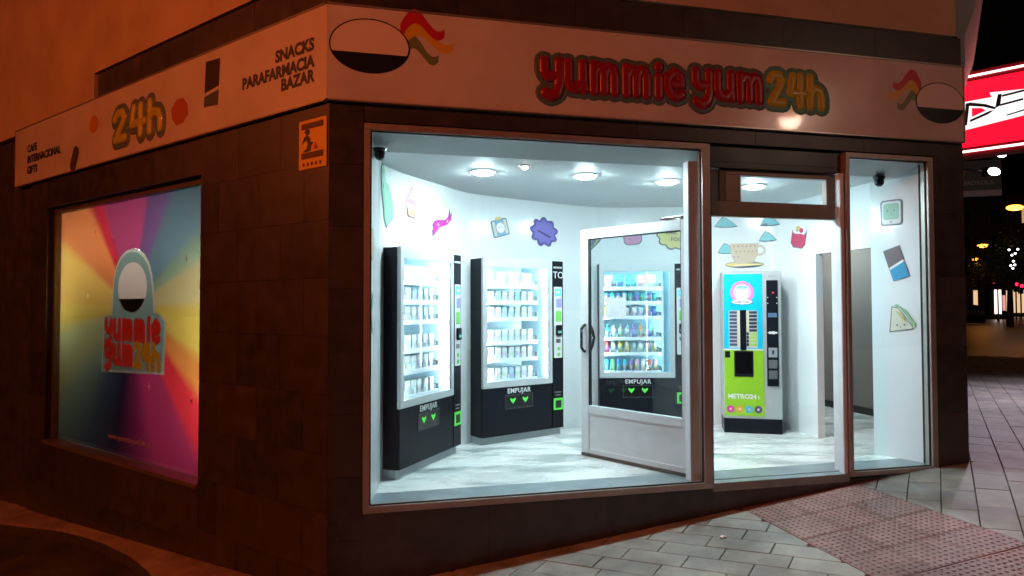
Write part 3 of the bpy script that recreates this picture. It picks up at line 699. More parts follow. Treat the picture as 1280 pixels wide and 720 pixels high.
# ------------------------------------------------------------------ coffee machine
SILV = mat('silver coffee machine', (.56, .59, .60), .36, metal=.35)
CYAN = mat('cyan panel print', (.0, .47, .70), .4); LIME = mat('lime panel print', (.26, .52, .02), .4)
cof_ang = math.degrees(math.atan2(1.489 - 1.751, 4.468 - 3.947))
cm = thing('coffee_machine', MF @ Matrix.Translation((3.947, 1.751, 0)) @ Matrix.Rotation(R(cof_ang), 4, 'Z'), 'tall silver coffee machine with cyan and lime front beside the low doorway', 'coffee machine')
w_ = .583
obox('body', (0, w_, 0, .36, .156, 1.70), SILV, cm, None, .008)
obox('plinth', (.004, w_ - .004, .004, .35, .004, .1555), MBLK, cm, None, .006)
up = oplate('upper_panel', rrect(.012, .395, .885, 1.668, .006), -.008, .0085, CYAN, cm)
lo = oplate('lower_panel', rrect(.012, .405, .185, .868, .006), -.008, .0085, LIME, cm)
oplate('trim', [(.012, .87), (.40, .87), (.40, .883), (.012, .883)], -.009, .009, WHITE, cm)
oplate('badge', disc(.195, 1.475, .118, n=32), -.0100, .0018, mat('pink badge', (.72, .20, .48), .5), up)
oplate('badge_ring', disc(.195, 1.475, .090, n=32), -.0116, .0014, mat('rose badge', (.80, .42, .62), .5), up)
oplate('jar_print', [(.145, 1.40), (.245, 1.40), (.250, 1.43), (.250, 1.51), (.140, 1.51), (.140, 1.43)], -.0132, .0014, WHITE, up)
oplate('jar_lid_print', [(.135, 1.512), (.255, 1.512), (.250, 1.545), (.140, 1.545)], -.0132, .0014, mat('mint print', (.22, .62, .62), .5), up)
oplate('badge_ribbon', scallop(.195, 1.375, .10, .026, 10, .25), -.0142, .0016, WHITE, up)
otext('Café Time', .034, .195, -.0150, 1.375, mat('navy print', (.02, .03, .10), .5), up, shear=.2)
KEY = mat('dark key', (.035, .04, .06), .3); KEYB = mat('slate key', (.07, .09, .16), .35); CREAM = mat('cream strip', (.72, .66, .42), .5)
oplate('key_field', [(.060, .895), (.345, .895), (.345, 1.285), (.060, 1.285)], -.0095, .0012, mat('key field', (.55, .58, .60), .4), up)
for i in range(10):
    z = 1.252 - i * .0375
    oplate('key', [(.066, z), (.142, z), (.142, z + .026), (.066, z + .026)], -.0125, .003, KEYB, up)
    oplate('key', [(.262, z), (.339, z), (.339, z + .026), (.262, z + .026)], -.0125, .003, KEY if i < 6 else mat('lime key', (.40, .60, .14), .4), up)
    oplate('price_strip', [(.146, z), (.168, z), (.168, z + .03), (.146, z + .03)], -.0115, .002, CREAM, up)
    oplate('price_strip', [(.236, z), (.258, z), (.258, z + .03), (.236, z + .03)], -.0115, .002, CREAM if i < 6 else mat('black strip', (.02, .02, .02), .4), up)
obox('centre_bar', (.172, .232, -.020, -.0085, .872, 1.29), MBLK, cm, None, .003)
dw_ = bmesh.new(); box(dw_, .110, .300, -.016, -.0085, .595, .862, .004); dwo = obj('delivery_window', dw_, MBLK, lo)
oplate('window_glass', rrect(.125, .285, .625, .85, .01), -.0175, .001, mat('smoked glass', (.005, .005, .006), .08), dwo)
oplate('corner_mark', [(.018, .79), (.070, .79), (.070, .858), (.018, .858)], -.0098, .0015, MBLK, lo)
otext('METRO24', .066, .185, -.0092, .385, WHITE, lo, bold=.035); otext('h', .05, .352, -.0092, .38, mat('pale lime print', (.55, .75, .35), .5), lo, bold=.03)
for i, c in enumerate(((.60, .05, .32), (.72, .38, .05), (.07, .42, .66), (.10, .05, .16))):
    x = .068 + i * .092
    dn = oplate('donut', disc(x, .255, .038, n=22), -.0105, .0022, mat('donut %d' % i, c, .5), lo)
    oplate('donut_hole', disc(x, .255, .012, n=12), -.0118, .001, mat('donut hole', (.80, .66, .55), .5), dn)
pay = obox('payment_column', (.435, .548, -.014, -.0005, .50, 1.60), MBLK, cm, None, .003)
oplate('card_display', [(.447, 1.215), (.536, 1.215), (.536, 1.26), (.447, 1.26)], -.0155, .001, mat('slate display', (.07, .12, .20), .2, emit=(.1, .2, .35), estr=.4), pay)
oplate('red_led', disc(.50, 1.47, .012, n=10), -.0155, .001, emis('red led', (1, .03, .08), .7), pay)
for z in (1.36, 1.42):
    for x in (.447, .536): oplate('screw', disc(x, z, .006, n=8), -.0158, .0015, WHITE, pay)
oplate('brand_mark', scallop(.492, 1.055, .044, .014, 7, .4), -.0155, .001, WHITE, pay)
for z0, z1, c in ((.80, .90, (.55, .58, .60)), (.685, .775, (.22, .23, .25)), (.575, .665, (.20, .21, .23))):
    obox('coin_door', (.449, .536, -.0195, -.0145, z0, z1), mat('coin door %.2f' % z0, c, .35, metal=.5), pay, None, .004)
oplate('coin_arrow', [(.485, .83), (.50, .83), (.508, .862), (.493, .88), (.478, .862)], -.0205, .0008, KEYB, pay)
otext('azkoyen', .022, .492, -.0012, 1.645, GREYP, cm)

# ------------------------------------------------------------------ wall stickers
def wall_frame(i, u):
    a = Vector(WL[i]); b = Vector(WL[i + 1]); p = a.lerp(b, u); d = b - a
    return math.atan2(d.y, d.x), p
th_bend = {}
def sticker(t, n, z, ang, label, layers, rot=0.0, off=.003):
    """layers: (name, outline, material); outlines in metres round the centre"""
    best = None; acc = 0.0
    for a_, b_, _ in RUN:
        d_ = b_ - a_; u_ = max(0, min(1, (Vector((t, n)) - a_).dot(d_) / d_.length_squared)); q_ = a_ + d_ * u_; e_ = (q_ - Vector((t, n))).length
        if best is None or e_ < best[0]: best = (e_, q_, math.degrees(math.atan2(d_.y, d_.x)), acc + d_.length * u_)
        acc += d_.length
    t, n, ang, s0 = best[1].x, best[1].y, best[2], best[3]
    inv = Matrix.Rotation(R(-ang), 2)
    def bend(co):
        """lay a flat outline onto the curved wall"""
        s_ = s0 + co.x; k_ = 0.0
        for a_, b_, _ in RUN:
            d_ = b_ - a_; L_ = d_.length
            if s_ <= k_ + L_ or b_ is RUN[-1][1]:
                d_.normalize(); p_ = a_ + d_ * (s_ - k_) + Vector((-d_.y, d_.x)) * co.y - Vector((t, n)); p_ = inv @ p_
                return Vector((p_.x, p_.y, co.z))
            k_ += L_
    xs = [p[0] for p in layers[0][1]]; zs = [p[1] for p in layers[0][1]]; mc = ((min(xs) + max(xs)) / 2, (min(zs) + max(zs)) / 2); gx = 1 + .018 / (max(xs) - min(xs)); gz = 1 + .018 / (max(zs) - min(zs))
    layers = [('outline', [(mc[0] + (x - mc[0]) * gx, mc[1] + (z_ - mc[1]) * gz) for x, z_ in layers[0][1]], K['outline'])] + list(layers)
    th = thing('wall_sticker', MF @ Matrix.Translation((t, n, z)) @ Matrix.Rotation(R(ang), 4, 'Z'), label, 'sticker', 'cartoon stickers on the shop wall')
    for k, (nm, pts, m) in enumerate(layers): o_ = oplate(nm, rotp(pts, rot), -off - .0016 * (k + 1), .0014, m, th); [setattr(v, 'co', bend(v.co)) for v in o_.data.vertices]
    th_bend[th.name] = bend
    return th
K = {n: mat('sticker ' + n, tuple(v * .85 for v in c) if n not in ('white', 'bread') else c, .4) for n, c in dict(mint=(.36, .66, .50), green=(.22, .55, .36), pink=(.75, .30, .50), rose=(.78, .52, .62), magenta=(.62, .04, .40), sky=(.16, .50, .68), yellow=(.78, .68, .25), cream=(.80, .70, .48), lilac=(.50, .46, .66), purple=(.13, .10, .42), navy=(.05, .05, .18), avocado=(.55, .66, .30), lemon=(.72, .64, .28), tan=(.62, .42, .28), teal=(.26, .62, .66), cup=(.72, .58, .44), dots=(.42, .24, .18), gold=(.78, .60, .22), crimson=(.60, .06, .14), choc=(.16, .11, .12), bluewrap=(.03, .34, .62), lettuce=(.34, .60, .34), bread=(.74, .74, .60), outline=(.16, .18, .24), grey=(.45, .52, .54), white=(.82, .84, .84)).items()}
def seg_ang(i): return math.degrees(wall_frame(i, 0)[0])
def heart(s): return [(s * .5 * math.sin(a) ** 3 * 1.1, s * (.42 * math.cos(a) - .16 * math.cos(2 * a) - .06 * math.cos(3 * a))) for a in [2 * math.pi * i / 28 for i in range(28)]]
sticker(.415, .775, 2.215, 54, 'green cactus and mint leaf sticker at the far left of the wall', [('leaf', [(-.02, .10), (.05, .08), (.09, .0), (.13, -.08), (.12, -.16), (.06, -.20), (.0, -.25), (-.05, -.19), (-.09, -.06), (-.13, .02), (-.15, .16), (-.13, .21), (-.10, .22), (-.08, .25), (-.05, .21), (-.03, .18)], K['mint']), ('stem', [(-.14, .02), (-.14, .18), (-.10, .20), (-.06, .18), (-.04, .02), (-.02, -.14), (-.05, -.17), (-.09, -.06)], K['green'])])
sticker(.655, 1.12, 2.20, 54.2, 'pink cupcake sticker between the green and the magenta ones', [('wrapper', [(-.05, -.10), (.05, -.10), (.07, -.02), (-.07, -.02)], K['tan']), ('icing', [(-.09, -.035), (.09, -.035), (.095, .02), (.06, .07), (.03, .12), (0, .165), (-.03, .12), (-.06, .07), (-.095, .02)], K['rose']), ('swirl', [(-.06, .02), (.05, .0), (.055, .02), (-.05, .045)], K['pink'])], -4)
sticker(.945, 1.52, 2.095, 54.2, 'magenta ribbon banner sticker above the left vending machine', [('banner', [(-.17, -.07), (-.11, -.04), (-.02, -.03), (.08, .0), (.15, .05), (.17, .13), (.14, .09), (.12, .15), (.10, .075), (.04, .04), (-.06, .03), (-.13, .015), (-.17, -.03), (-.15, -.05), (-.16, -.13)], K['magenta']), ('mark', [(-.10, -.015), (-.08, .0), (-.06, -.02), (-.08, -.035)], K['gold']), ('mark', [(.06, .03), (.08, .05), (.1, .035), (.08, .015)], K['gold'])])
sticker(1.608, 2.023, 2.14, 22.6, 'light blue camera sticker with a round lens above the middle machine', [('body', rrect(-.095, .095, -.085, .075, .02), K['sky']), ('strap', rrect(-.085, -.055, -.08, .07, .01), K['cream']), ('strap', rrect(.055, .085, -.08, .07, .01), K['cream']), ('top', rrect(-.04, .03, .076, .108, .01), K['gold']), ('lens', disc(0, -.005, .062), K['lilac']), ('lens_glass', disc(0, -.005, .05), K['white']), ('eye', disc(-.018, .0, .005, n=8), K['navy']), ('eye', disc(.018, .0, .005, n=8), K['navy'])], 16)
sticker(2.128, 2.239, 2.127, 22.6, 'purple cloud shaped sticker above the middle machine', [('cloud', scallop(0, 0, .165, .135, 9, .26), K['purple']), ('shade', scallop(0, 0, .14, .112, 9, .26), mat('sticker violet', (.20, .16, .52), .4)), ('words', [(-.09, .005), (.0, -.012), (.09, -.03), (.09, -.05), (.0, -.03), (-.09, -.012)], K['navy'])], -10)
sticker(2.75, 2.452, 2.095, 17, 'yellow green heart sticker partly behind the door top', [('edge', heart(.24), K['outline']), ('heart', heart(.215), K['avocado']), ('mark', [(.0, .05), (.04, .11), (.055, .06)], K['pink'])])
sticker(3.21, 2.379, 2.118, -14, 'pink jelly sticker above the machine behind the door', [('print', rrect(-.095, .095, -.085, .09, .05), K['pink']), ('band', rrect(-.08, .08, .0, .035, .01), K['rose'])], 5)
st = sticker(3.665, 2.265, 2.115, -14, 'yellow cloud sticker with dark lettering near the door hinge', [('cloud', scallop(0, 0, .18, .135, 9, .2), K['outline']), ('cloud', scallop(0, 0, .172, .127, 9, .2), K['yellow'])], -8)
otext('FOOD', .062, .045, -.016, -.035, K['navy'], st); otext('YUMMIE', .036, -.04, -.016, .035, K['navy'], st)
sticker(.279, .125, 1.765, seg_ang(0), 'round tan sticker at the window edge beside the left machine', [('print', disc(0, 0, .07, .10), K['tan'])])
sticker(.2835, .155, 1.289, seg_ang(0), 'small pink and green diamond sticker low at the left window edge', [('edge', [(-.08, 0), (0, -.13), (.08, 0), (0, .13)], K['mint']), ('print', [(-.05, 0), (0, -.08), (.05, 0), (0, .08)], K['rose'])])
ang_c = seg_ang(15)
cup = sticker(4.40, 2.045, 1.93, ang_c, 'spotted tan cup on a yellow saucer printed on the wall above the coffee machine', [('saucer', disc(0, -.135, .20, .028), K['gold']), ('handle', disc(.165, .02, .06, .06), K['cup']), ('handle_hole', disc(.168, .02, .035, .035), K['white']), ('cup', [(-.15, .10), (.15, .10), (.145, -.02), (.11, -.10), (.06, -.135), (-.06, -.135), (-.11, -.10), (-.145, -.02)], K['cup'])])
for i in range(14):
    x = -.11 + .045 * (i % 6) + (.02 if (i // 6) % 2 else 0); z = .07 - .06 * (i // 6)
    o_ = oplate('dot', disc(x, z, .008, n=8), -.026, .001, K['dots'], cup); [setattr(v, 'co', th_bend[cup.name](v.co)) for v in o_.data.vertices]
for t, n, z, rr, lab in ((4.225, 2.122, 2.25, .12, 'teal cloud sticker left above the spotted cup'), (4.63, 1.892, 2.25, .11, 'teal cloud sticker right above the spotted cup'), (4.235, 2.118, 1.955, .10, 'teal cloud sticker left of the spotted cup'), (4.61, 1.905, 2.08, .09, 'small teal cloud sticker between the spotted cup and the sushi')):
    sticker(t, n, z, ang_c if t < 4.5 else seg_ang(17), lab, [('cloud', [(-rr, -.02), (-.7 * rr, .03), (-.3 * rr, .075), (.1 * rr, .06), (.5 * rr, .03), (rr, -.02), (.4 * rr, -.028), (-.4 * rr, -.028)], K['teal'])])
sticker(4.718, 1.53, 2.08, seg_ang(19), 'dark red sushi roll sticker high beside the low doorway', [('roll', [(-.10, .05), (-.10, -.09), (-.06, -.13), (.06, -.13), (.10, -.09), (.10, .05)], K['crimson']), ('rice', disc(0, .06, .105, .07), K['white']), ('filling', disc(-.02, .065, .04, .028), K['gold']), ('filling', disc(.03, .05, .03, .025), K['crimson']), ('filling', disc(-.03, .045, .018, .014), K['green'])], -12)
a_r = seg_ang(21)
sticker(4.767, .353, 2.153, a_r, 'mint green tablet sticker, topmost on the right hand wall', [('case', rrect(-.085, .085, -.105, .105, .025), K['grey']), ('edge', rrect(-.078, .078, -.098, .098, .022), K['white']), ('screen', rrect(-.066, .066, -.06, .082, .02), K['mint']), ('eye', disc(-.028, .02, .006, n=8), K['navy']), ('eye', disc(.028, .02, .006, n=8), K['navy']), ('mouth', [(-.01, -.005), (0, -.012), (.01, -.005), (0, -.016)], K['navy']), ('button', disc(0, -.08, .01, n=10), K['grey'])])
sticker(4.777, .322, 1.692, a_r, 'chocolate bar sticker in blue wrapper on the right hand wall', [('bar', [(-.06, -.02), (.07, .02), (.07, .145), (-.06, .145)], K['choc']), ('foil', [(-.062, -.03), (.072, .005), (.072, .025), (-.062, -.008)], K['white']), ('wrapper', [(-.065, -.13), (.075, -.13), (.075, .005), (-.065, -.03)], K['bluewrap'])], 17)
sticker(4.788, .292, 1.209, a_r, 'sandwich triangle sticker, lowest on the right hand wall', [('bread', [(-.09, -.10), (.10, -.07), (.07, -.02), (-.02, .10), (-.07, .11)], K['bread']), ('lettuce', [(-.06, .12), (-.01, .11), (.08, -.01), (.11, -.065), (.12, -.03), (.04, .09), (-.03, .14)], K['lettuce']), ('eye', disc(-.03, -.045, .007, n=8), K['navy']), ('eye', disc(.03, -.04, .007, n=8), K['navy']), ('mouth', disc(.0, -.06, .006, .004, n=8), K['navy']), ('cheese', [(-.04, .08), (.0, .06), (.05, -.01), (.03, -.01), (-.02, .05)], K['lemon'])])

# ------------------------------------------------------------------ shop sign round the corner
SZ0, SZ1, OFF = 2.708, 3.338, .035
sg = thing('shop_sign', MF, 'long white shop sign round the corner with red and yellow puffy lettering', 'sign')
c0 = -OFF * math.tan(R(48.845 / 2))
def sprism(name, pts, m): return prism(name, pts, SZ0, SZ1, m, sg)
mit = c0
sprism('front_panel', [(mit, -OFF), (5.14, -OFF), (5.14, -.003), (.0, -.003)], SIGNW)
lp = sprism('side_panel', [(0 - .0015, -.003), LN(5.45, .003), LN(5.45, OFF), (mit - .0015, -OFF)], SIGNW)
EDGE_ = mat('sign edge trim', (.40, .36, .33), .3, metal=.6)
obox('edge_trim', (mit, 5.145, -OFF - .006, -.003, SZ1, SZ1 + .012), EDGE_, sg); obox('edge_trim', (mit, 5.145, -OFF - .006, -.003, SZ0 - .010, SZ0), EDGE_, sg)
obox('edge_trim', (5.1402, 5.152, -OFF - .006, -.003, SZ0, SZ1), EDGE_, sg)
obox('edge_trim', (-5.45, mit * .5, -OFF - .006, -.003, SZ1, SZ1 + .012), EDGE_, sg, LOC_L); obox('edge_trim', (-5.45, mit * .5, -OFF - .006, -.003, SZ0 - .010, SZ0), EDGE_, sg, LOC_L)
obox('edge_trim', (-5.462, -5.4502, -OFF - .006, -.003, SZ0, SZ1), EDGE_, sg, LOC_L)
RED = mat('red puffy letter', (.30, .008, .016), .34, coat=.15); YEL = mat('yellow puffy letter', (.46, .46, .03), .38, coat=.1)
HALO = mat('grey green letter halo', (.10, .155, .15), .4); HALO2 = mat('teal letter halo', (.10, .34, .28), .4)
k = 1.0055; Z0 = 2.895
def letters(seq, sx, sz, z0, r, m, hm, hr, y, par, loc=None, name='letter'):
    for (ch, c) in seq:
        wd = GL[ch][1] * sx; L_ = word([(ch, c - wd / 2)], sx, sz, z0)[0]
        hp = obj('letter_halo', strokes(L_, hr, .006, y - .001), hm, par, loc, True)
        lm = strokes(L_, r, .017, y - .007); obj('letter', lm, m, hp, None, True)
letters([('y', 1.520 * k), ('u', 1.70 * k), ('m', 1.915 * k), ('m', 2.168 * k), ('i', 2.345 * k), ('e', 2.468 * k)], .20, .185, Z0, .041, RED, HALO, .075, -OFF, sg)
letters([('y', 2.70 * k), ('u', 2.887 * k), ('m', 3.10 * k)], .20, .185, Z0 + .02, .041, RED, HALO, .075, -OFF, sg)
letters([('2', 3.335 * k), ('4', 3.515 * k), ('h', 3.685 * k)], .20, .165, Z0 + .01, .039, YEL, HALO2, .075, -OFF - .0006, sg)
# plain rounded emblem and rainbow ribbon at either end
RB = [mat('ribbon red', (.50, .02, .04), .35), mat('ribbon yellow', (.66, .42, .03), .35), mat('ribbon green', (.16, .24, .10), .35)]
INK = mat('black print', (.008, .010, .012), .35); CRM = mat('cream print', (.72, .66, .62), .35)
def emblem(cx, cz, s, f):
    P = lambda pts: [(cx + f * s * x, cz + s * z) for x, z in pts]
    y = -OFF
    def bow(z0, z1, x1):
        n = 12; a = []
        for i in range(n + 1):
            u = i / n; a.append((.10 + u * x1, z0 + .10 * math.sin(u * 5.2) * (1 - .2 * u) + .06 * u))
        b = [(x, z - (z0 - z1) * (1 - .55 * i / n)) for i, (x, z) in enumerate(a)]
        return a + b[::-1]
    oplate('ribbon', P(bow(.17, .05, .30)), y - .0018, .0017, RB[0], sg); oplate('ribbon', P(bow(.08, -.03, .36)), y - .0014, .0013, RB[1], sg); oplate('ribbon', P(bow(-.01, -.12, .26)), y - .0010, .0009, RB[2], sg)
    oplate('emblem_edge', P(disc(-.10, 0, .265, .185, 44)), y - .0034, .0015, INK, sg)
    oplate('emblem', P([(x, z) for x, z in disc(-.10, 0, .255, .176, 44) if z > -.055]), y - .0044, .0009, CRM, sg)
emblem(.36, 3.08, 1.0, 1); emblem(4.81, 3.02, .93, -1)
# side panel print (x = -distance from the corner)
def S(s): return -s * 1.015
GP = mat('dark grey print', (.035, .035, .04), .4)
for s, z, x in (('SNACKS', 3.100, S(.115)), ('PARAFARMACIA', 2.985, S(.115)), ('BAZAR', 2.885, S(.115))):
    otext(s, .115, x, -OFF - .002, z, GP, sg, LOC_L, bold=.045, align='RIGHT')
for s, z in (('CAFE', 3.085), ('INTERNACIONAL', 2.965), ('GIFTS', 2.845)):
    otext(s, .112, S(5.02), -OFF - .002, z, GP, sg, LOC_L, bold=.045, align='LEFT')
letters([('2', S(2.84)), ('4', S(2.51)), ('h', S(2.21))], .36, .185, 2.86, .042, YEL, HALO, .088, -OFF, sg, LOC_L)
oplate('snack_print', rotp([(S(1.82) + .13 * math.cos(a) * (1.1 if i % 2 else 1), 2.945 + .115 * math.sin(a)) for i, a in enumerate([2 * math.pi * j / 8 + .4 for j in range(8)])], 0), -OFF - .003, .0028, mat('orange snack print', (.42, .10, .02), .4), sg, LOC_L)
cb = (S(1.345), 3.075)
oplate('bar_print', rotp([(cb[0] - .10, cb[1] - .06), (cb[0] + .10, cb[1] - .02), (cb[0] + .10, cb[1] + .19), (cb[0] - .10, cb[1] + .19)], -4, cb), -OFF - .003, .0028, mat('chocolate print', (.025, .012, .012), .4), sg, LOC_L)
oplate('bar_wrapper', rotp([(cb[0] - .10, cb[1] - .17), (cb[0] + .10, cb[1] - .17), (cb[0] + .10, cb[1] - .05), (cb[0] - .10, cb[1] - .09)], -4, cb), -OFF - .003, .0028, mat('slate wrapper', (.06, .08, .09), .4), sg, LOC_L)
oplate('snack_print', disc(S(3.39), 3.10, .10, .085, 18), -OFF - .003, .0028, mat('gold snack print', (.50, .22, .02), .4), sg, LOC_L)
sgp = (S(3.81), 2.82)
oplate('snack_print', rotp(rrect(sgp[0] - .07, sgp[0] + .07, sgp[1] - .13, sgp[1] + .13, .06), -28, sgp), -OFF - .003, .0028, mat('mauve snack print', (.08, .05, .05), .4), sg, LOC_L)

# ------------------------------------------------------------------ side window with the rainbow poster
def rainbow():
    m = bpy.data.materials.new('rainbow ray print'); m.use_nodes = True; nt = m.node_tree; b = nt.nodes['Principled BSDF']; b.inputs['Roughness'].default_value = .3
    tc = nt.nodes.new('ShaderNodeTexCoord'); sp = nt.nodes.new('ShaderNodeSeparateXYZ'); nt.links.new(tc.outputs['Object'], sp.inputs[0])
    def ma(op, a, b_=None):
        q = nt.nodes.new('ShaderNodeMath'); q.operation = op
        for i, v in enumerate((a, b_)):
            if v is None: continue
            if isinstance(v, (int, float)): q.inputs[i].default_value = v
            else: nt.links.new(v, q.inputs[i])
        return q.outputs[0]
    dx = ma('ADD', sp.outputs['X'], 2.95); dz = ma('SUBTRACT', sp.outputs['Z'], 1.33)
    rad = ma('SQRT', ma('ADD', ma('MULTIPLY', dx, dx), ma('MULTIPLY', dz, dz)))
    an = ma('ARCTAN2', dz, dx)
    an = ma('ADD', an, ma('MULTIPLY', ma('SINE', ma('MULTIPLY', rad, 1.4)), .03))
    fr = ma('ADD', ma('DIVIDE', an, 2 * math.pi), .5)
    fr = ma('FRACT', fr)
    rp = nt.nodes.new('ShaderNodeValToRGB'); cr = rp.color_ramp
    rays = [(-180, (.62, .50, .16)), (-170, (.42, .46, .26)), (-150, (.24, .36, .30)), (-134, (.10, .16, .22)), (-112, (.07, .06, .13)), (-90, (.40, .08, .24)), (-72, (.66, .12, .30)), (-46, (.85, .10, .13)), (-31, (.74, .36, .12)), (-18, (.66, .54, .16)), (3, (.54, .48, .28)), (21, (.30, .38, .28)), (31, (.20, .28, .31)), (58, (.26, .16, .30)), (78, (.50, .12, .24)), (124, (.62, .07, .11)), (134, (.74, .32, .14)), (158, (.72, .52, .18))]
    stops = []
    for i, (dg, c) in enumerate(rays):
        nx = rays[i + 1][0] if i + 1 < len(rays) else 180
        a_ = (dg + 180) / 360; b_ = (nx + 180) / 360
        if i in (2, 3, 4, 5): stops.append(((a_ + b_) / 2, c))
        else: stops += [(a_ + .007, c), (b_ - .007, tuple(v * .88 for v in c))]
    while len(cr.elements) < len(stops): cr.elements.new(.5)
    for e, (p, c) in zip(cr.elements, stops): e.position = p; e.color = (*[v ** 1.4 for v in c], 1)
    nt.links.new(fr, rp.inputs[0]); nt.links.new(rp.outputs[0], b.inputs['Base Color'])
    tl = nt.nodes.new('ShaderNodeBsdfTranslucent'); mx = nt.nodes.new('ShaderNodeMixShader'); mx.inputs[0].default_value = .55
    nt.links.new(rp.outputs[0], tl.inputs[0]); nt.links.new(b.outputs[0], mx.inputs[1]); nt.links.new(tl.outputs[0], mx.inputs[2]); nt.links.new(mx.outputs[0], nt.nodes['Material Output'].inputs[0])
    return m
def transl(name, col):
    m = mat(name, col, .4); nt = m.node_tree; b = nt.nodes['Principled BSDF']; tl = nt.nodes.new('ShaderNodeBsdfTranslucent'); mx = nt.nodes.new('ShaderNodeMixShader'); mx.inputs[0].default_value = .6; tl.inputs[0].default_value = (*col, 1)
    nt.links.new(b.outputs[0], mx.inputs[1]); nt.links.new(tl.outputs[0], mx.inputs[2]); nt.links.new(mx.outputs[0], nt.nodes['Material Output'].inputs[0]); return m
ps = thing('window_poster', ML, 'rainbow ray poster filling the side window with a white edged word badge', 'poster')
bz = .1165
BW = transl('badge pale edge', (.36, .38, .30)); BT = transl('badge teal', (.15, .22, .19))
badge = [(-3.575, .70), (-2.36, .74), (-2.33, 1.20), (-2.44, 1.275), (-2.53, 1.285), (-2.56, 1.50), (-2.59, 1.62), (-2.65, 1.74), (-2.74, 1.82), (-2.85, 1.87), (-2.97, 1.885), (-3.09, 1.87), (-3.20, 1.82), (-3.29, 1.73), (-3.34, 1.62), (-3.36, 1.48), (-3.37, 1.26), (-3.55, 1.24)]
def grow(pts, c, k_, kz): return [(c[0] + (x - c[0]) * k_, c[1] + (z - c[1]) * kz) for x, z in pts]
def film(name, outline, y, m, hole=None):
    """thin printed film behind the glass, with a cut-out"""
    bm = bmesh.new(); es = []
    for lp_ in ([outline] + ([hole] if hole else [])):
        v_ = [bm.verts.new((x, y, z)) for x, z in lp_]; es += [bm.edges.new((v_[i], v_[(i + 1) % len(v_)])) for i in range(len(v_))]
    bmesh.ops.triangle_fill(bm, edges=es, use_beauty=True, normal=(0, -1, 0))
    me = bpy.data.meshes.new(name); bm.to_mesh(me); bm.free(); me.materials.append(m); return link(name, me, ps)
inb = grow(badge, (-2.955, 1.24), .95, .955)
film('print_sheet', [(-PO1 + .045, PZ0 + .01), (-PO0, PZ0 + .01), (-PO0, PZ1), (-PO1 + .045, PZ1)], .120, rainbow(), badge)
ovl = disc(-2.96, 1.52, .28, .235, 40)
film('badge_edge', badge, bz + .002, BW, inb); film('badge', inb, bz, BT, ovl); film('badge_oval', ovl, bz + .001, transl('badge cream', (.52, .44, .38)))
oplate('badge_foot', [(x, z) for x, z in disc(-2.96, 1.52, .28, .235, 40) if z < 1.43], bz - .0034, .001, INK, ps)
RP = mat('pink red poster letter', (.78, .10, .20), .4); YP = mat('lime poster letter', (.70, .95, .10), .4)
def plet(seq, sx, sz, z0, r, m):
    for ch, c in seq:
        wd = GL[ch][1] * sx; obj('letter', strokes(word([(ch, c - wd / 2)], sx, sz, z0)[0], r, .0010, bz - .0040), m, ps, None, True)
plet([('y', -3.42), ('u', -3.24), ('m', -3.035), ('m', -2.80), ('i', -2.625), ('e', -2.50)], .185, .165, 1.035, .036, RP)
plet([('y', -3.42), ('u', -3.24), ('m', -3.03)], .185, .165, .80, .036, RP); plet([('2', -2.83), ('4', -2.66), ('h', -2.49)], .19, .155, .785, .035, YP)
otext('www.yummieyum24h.es', .085, -2.98, bz - .002, .095, mat('pale pink print', (.70, .45, .42), .5), ps)
bm = bmesh.new()
for x, z in ((-3.75, 2.10), (-3.35, 2.02), (-2.62, .62), (-2.0, 1.75), (-3.9, 1.45), (-1.9, .55)):
    s_ = .028; plate(bm, [(x + s_ * (1 if j % 2 == 0 else .25) * math.cos(j * math.pi / 4), z + s_ * 1.6 * (1 if j % 2 == 0 else .25) * math.sin(j * math.pi / 4)) for j in range(8)], bz - .001, .001)
obj('star_print', bm, WHITE, ps)
sw = bmesh.new()
box(sw, -PO1, -PO1 + .044, .06, .135, PZ0 + .011, PZ1 - .045, .003); box(sw, -PO1, -PO0, .061, .135, PZ1 - .044, PZ1 - .001, .003)
swo = obj('poster_window', sw, ALUD, bld, LOC_L)
obox('pane', (-PO1 + .044, -PO0, .088, .094, PZ0 + .011, PZ1 - .045), GLASS, swo)
obox('sill', (-PO1, -PO0, -.018, .16, PZ0 - .028, PZ0 + .008), mat('sill aluminium', (.36, .30, .26), .28, metal=.7), swo, None, .003)
bm = bmesh.new(); a0, a1 = -PO1 - .02, -PO0 + .03
box(bm, a0, a1, .60, .62, PZ0 - .1, PZ1 + .1); box(bm, a0, a1, .201, .599, PZ1 + .06, PZ1 + .08); box(bm, a0, a1, .201, .599, PZ0 - .08, PZ0 - .06); box(bm, a0 - .02, a0, .201, .60, PZ0 - .06, PZ1 + .06); box(bm, a1, a1 + .02, .201, .60, PZ0 - .06, PZ1 + .06)
obj('backlight_box', bm, mat('backlight box white', (.6, .6, .6), .7), bld, LOC_L)  # unseen box added behind the poster to keep its backlight in
TUBE = emis('backlight tube', (1.0, .97, .92), 34.0)  # unseen tubes added to light the print from behind
for p0, p1 in (((-4.3, .56, 1.95), (-1.75, .56, 1.95)), ((-1.68, .45, .3), (-1.68, .45, 1.9)), ((-4.5, .45, 1.0), (-4.5, .45, 2.2))):
    bm = bmesh.new(); cyl(bm, p0, p1, .014, seg=10); obj('backlight_tube', bm, TUBE, bld, LOC_L)
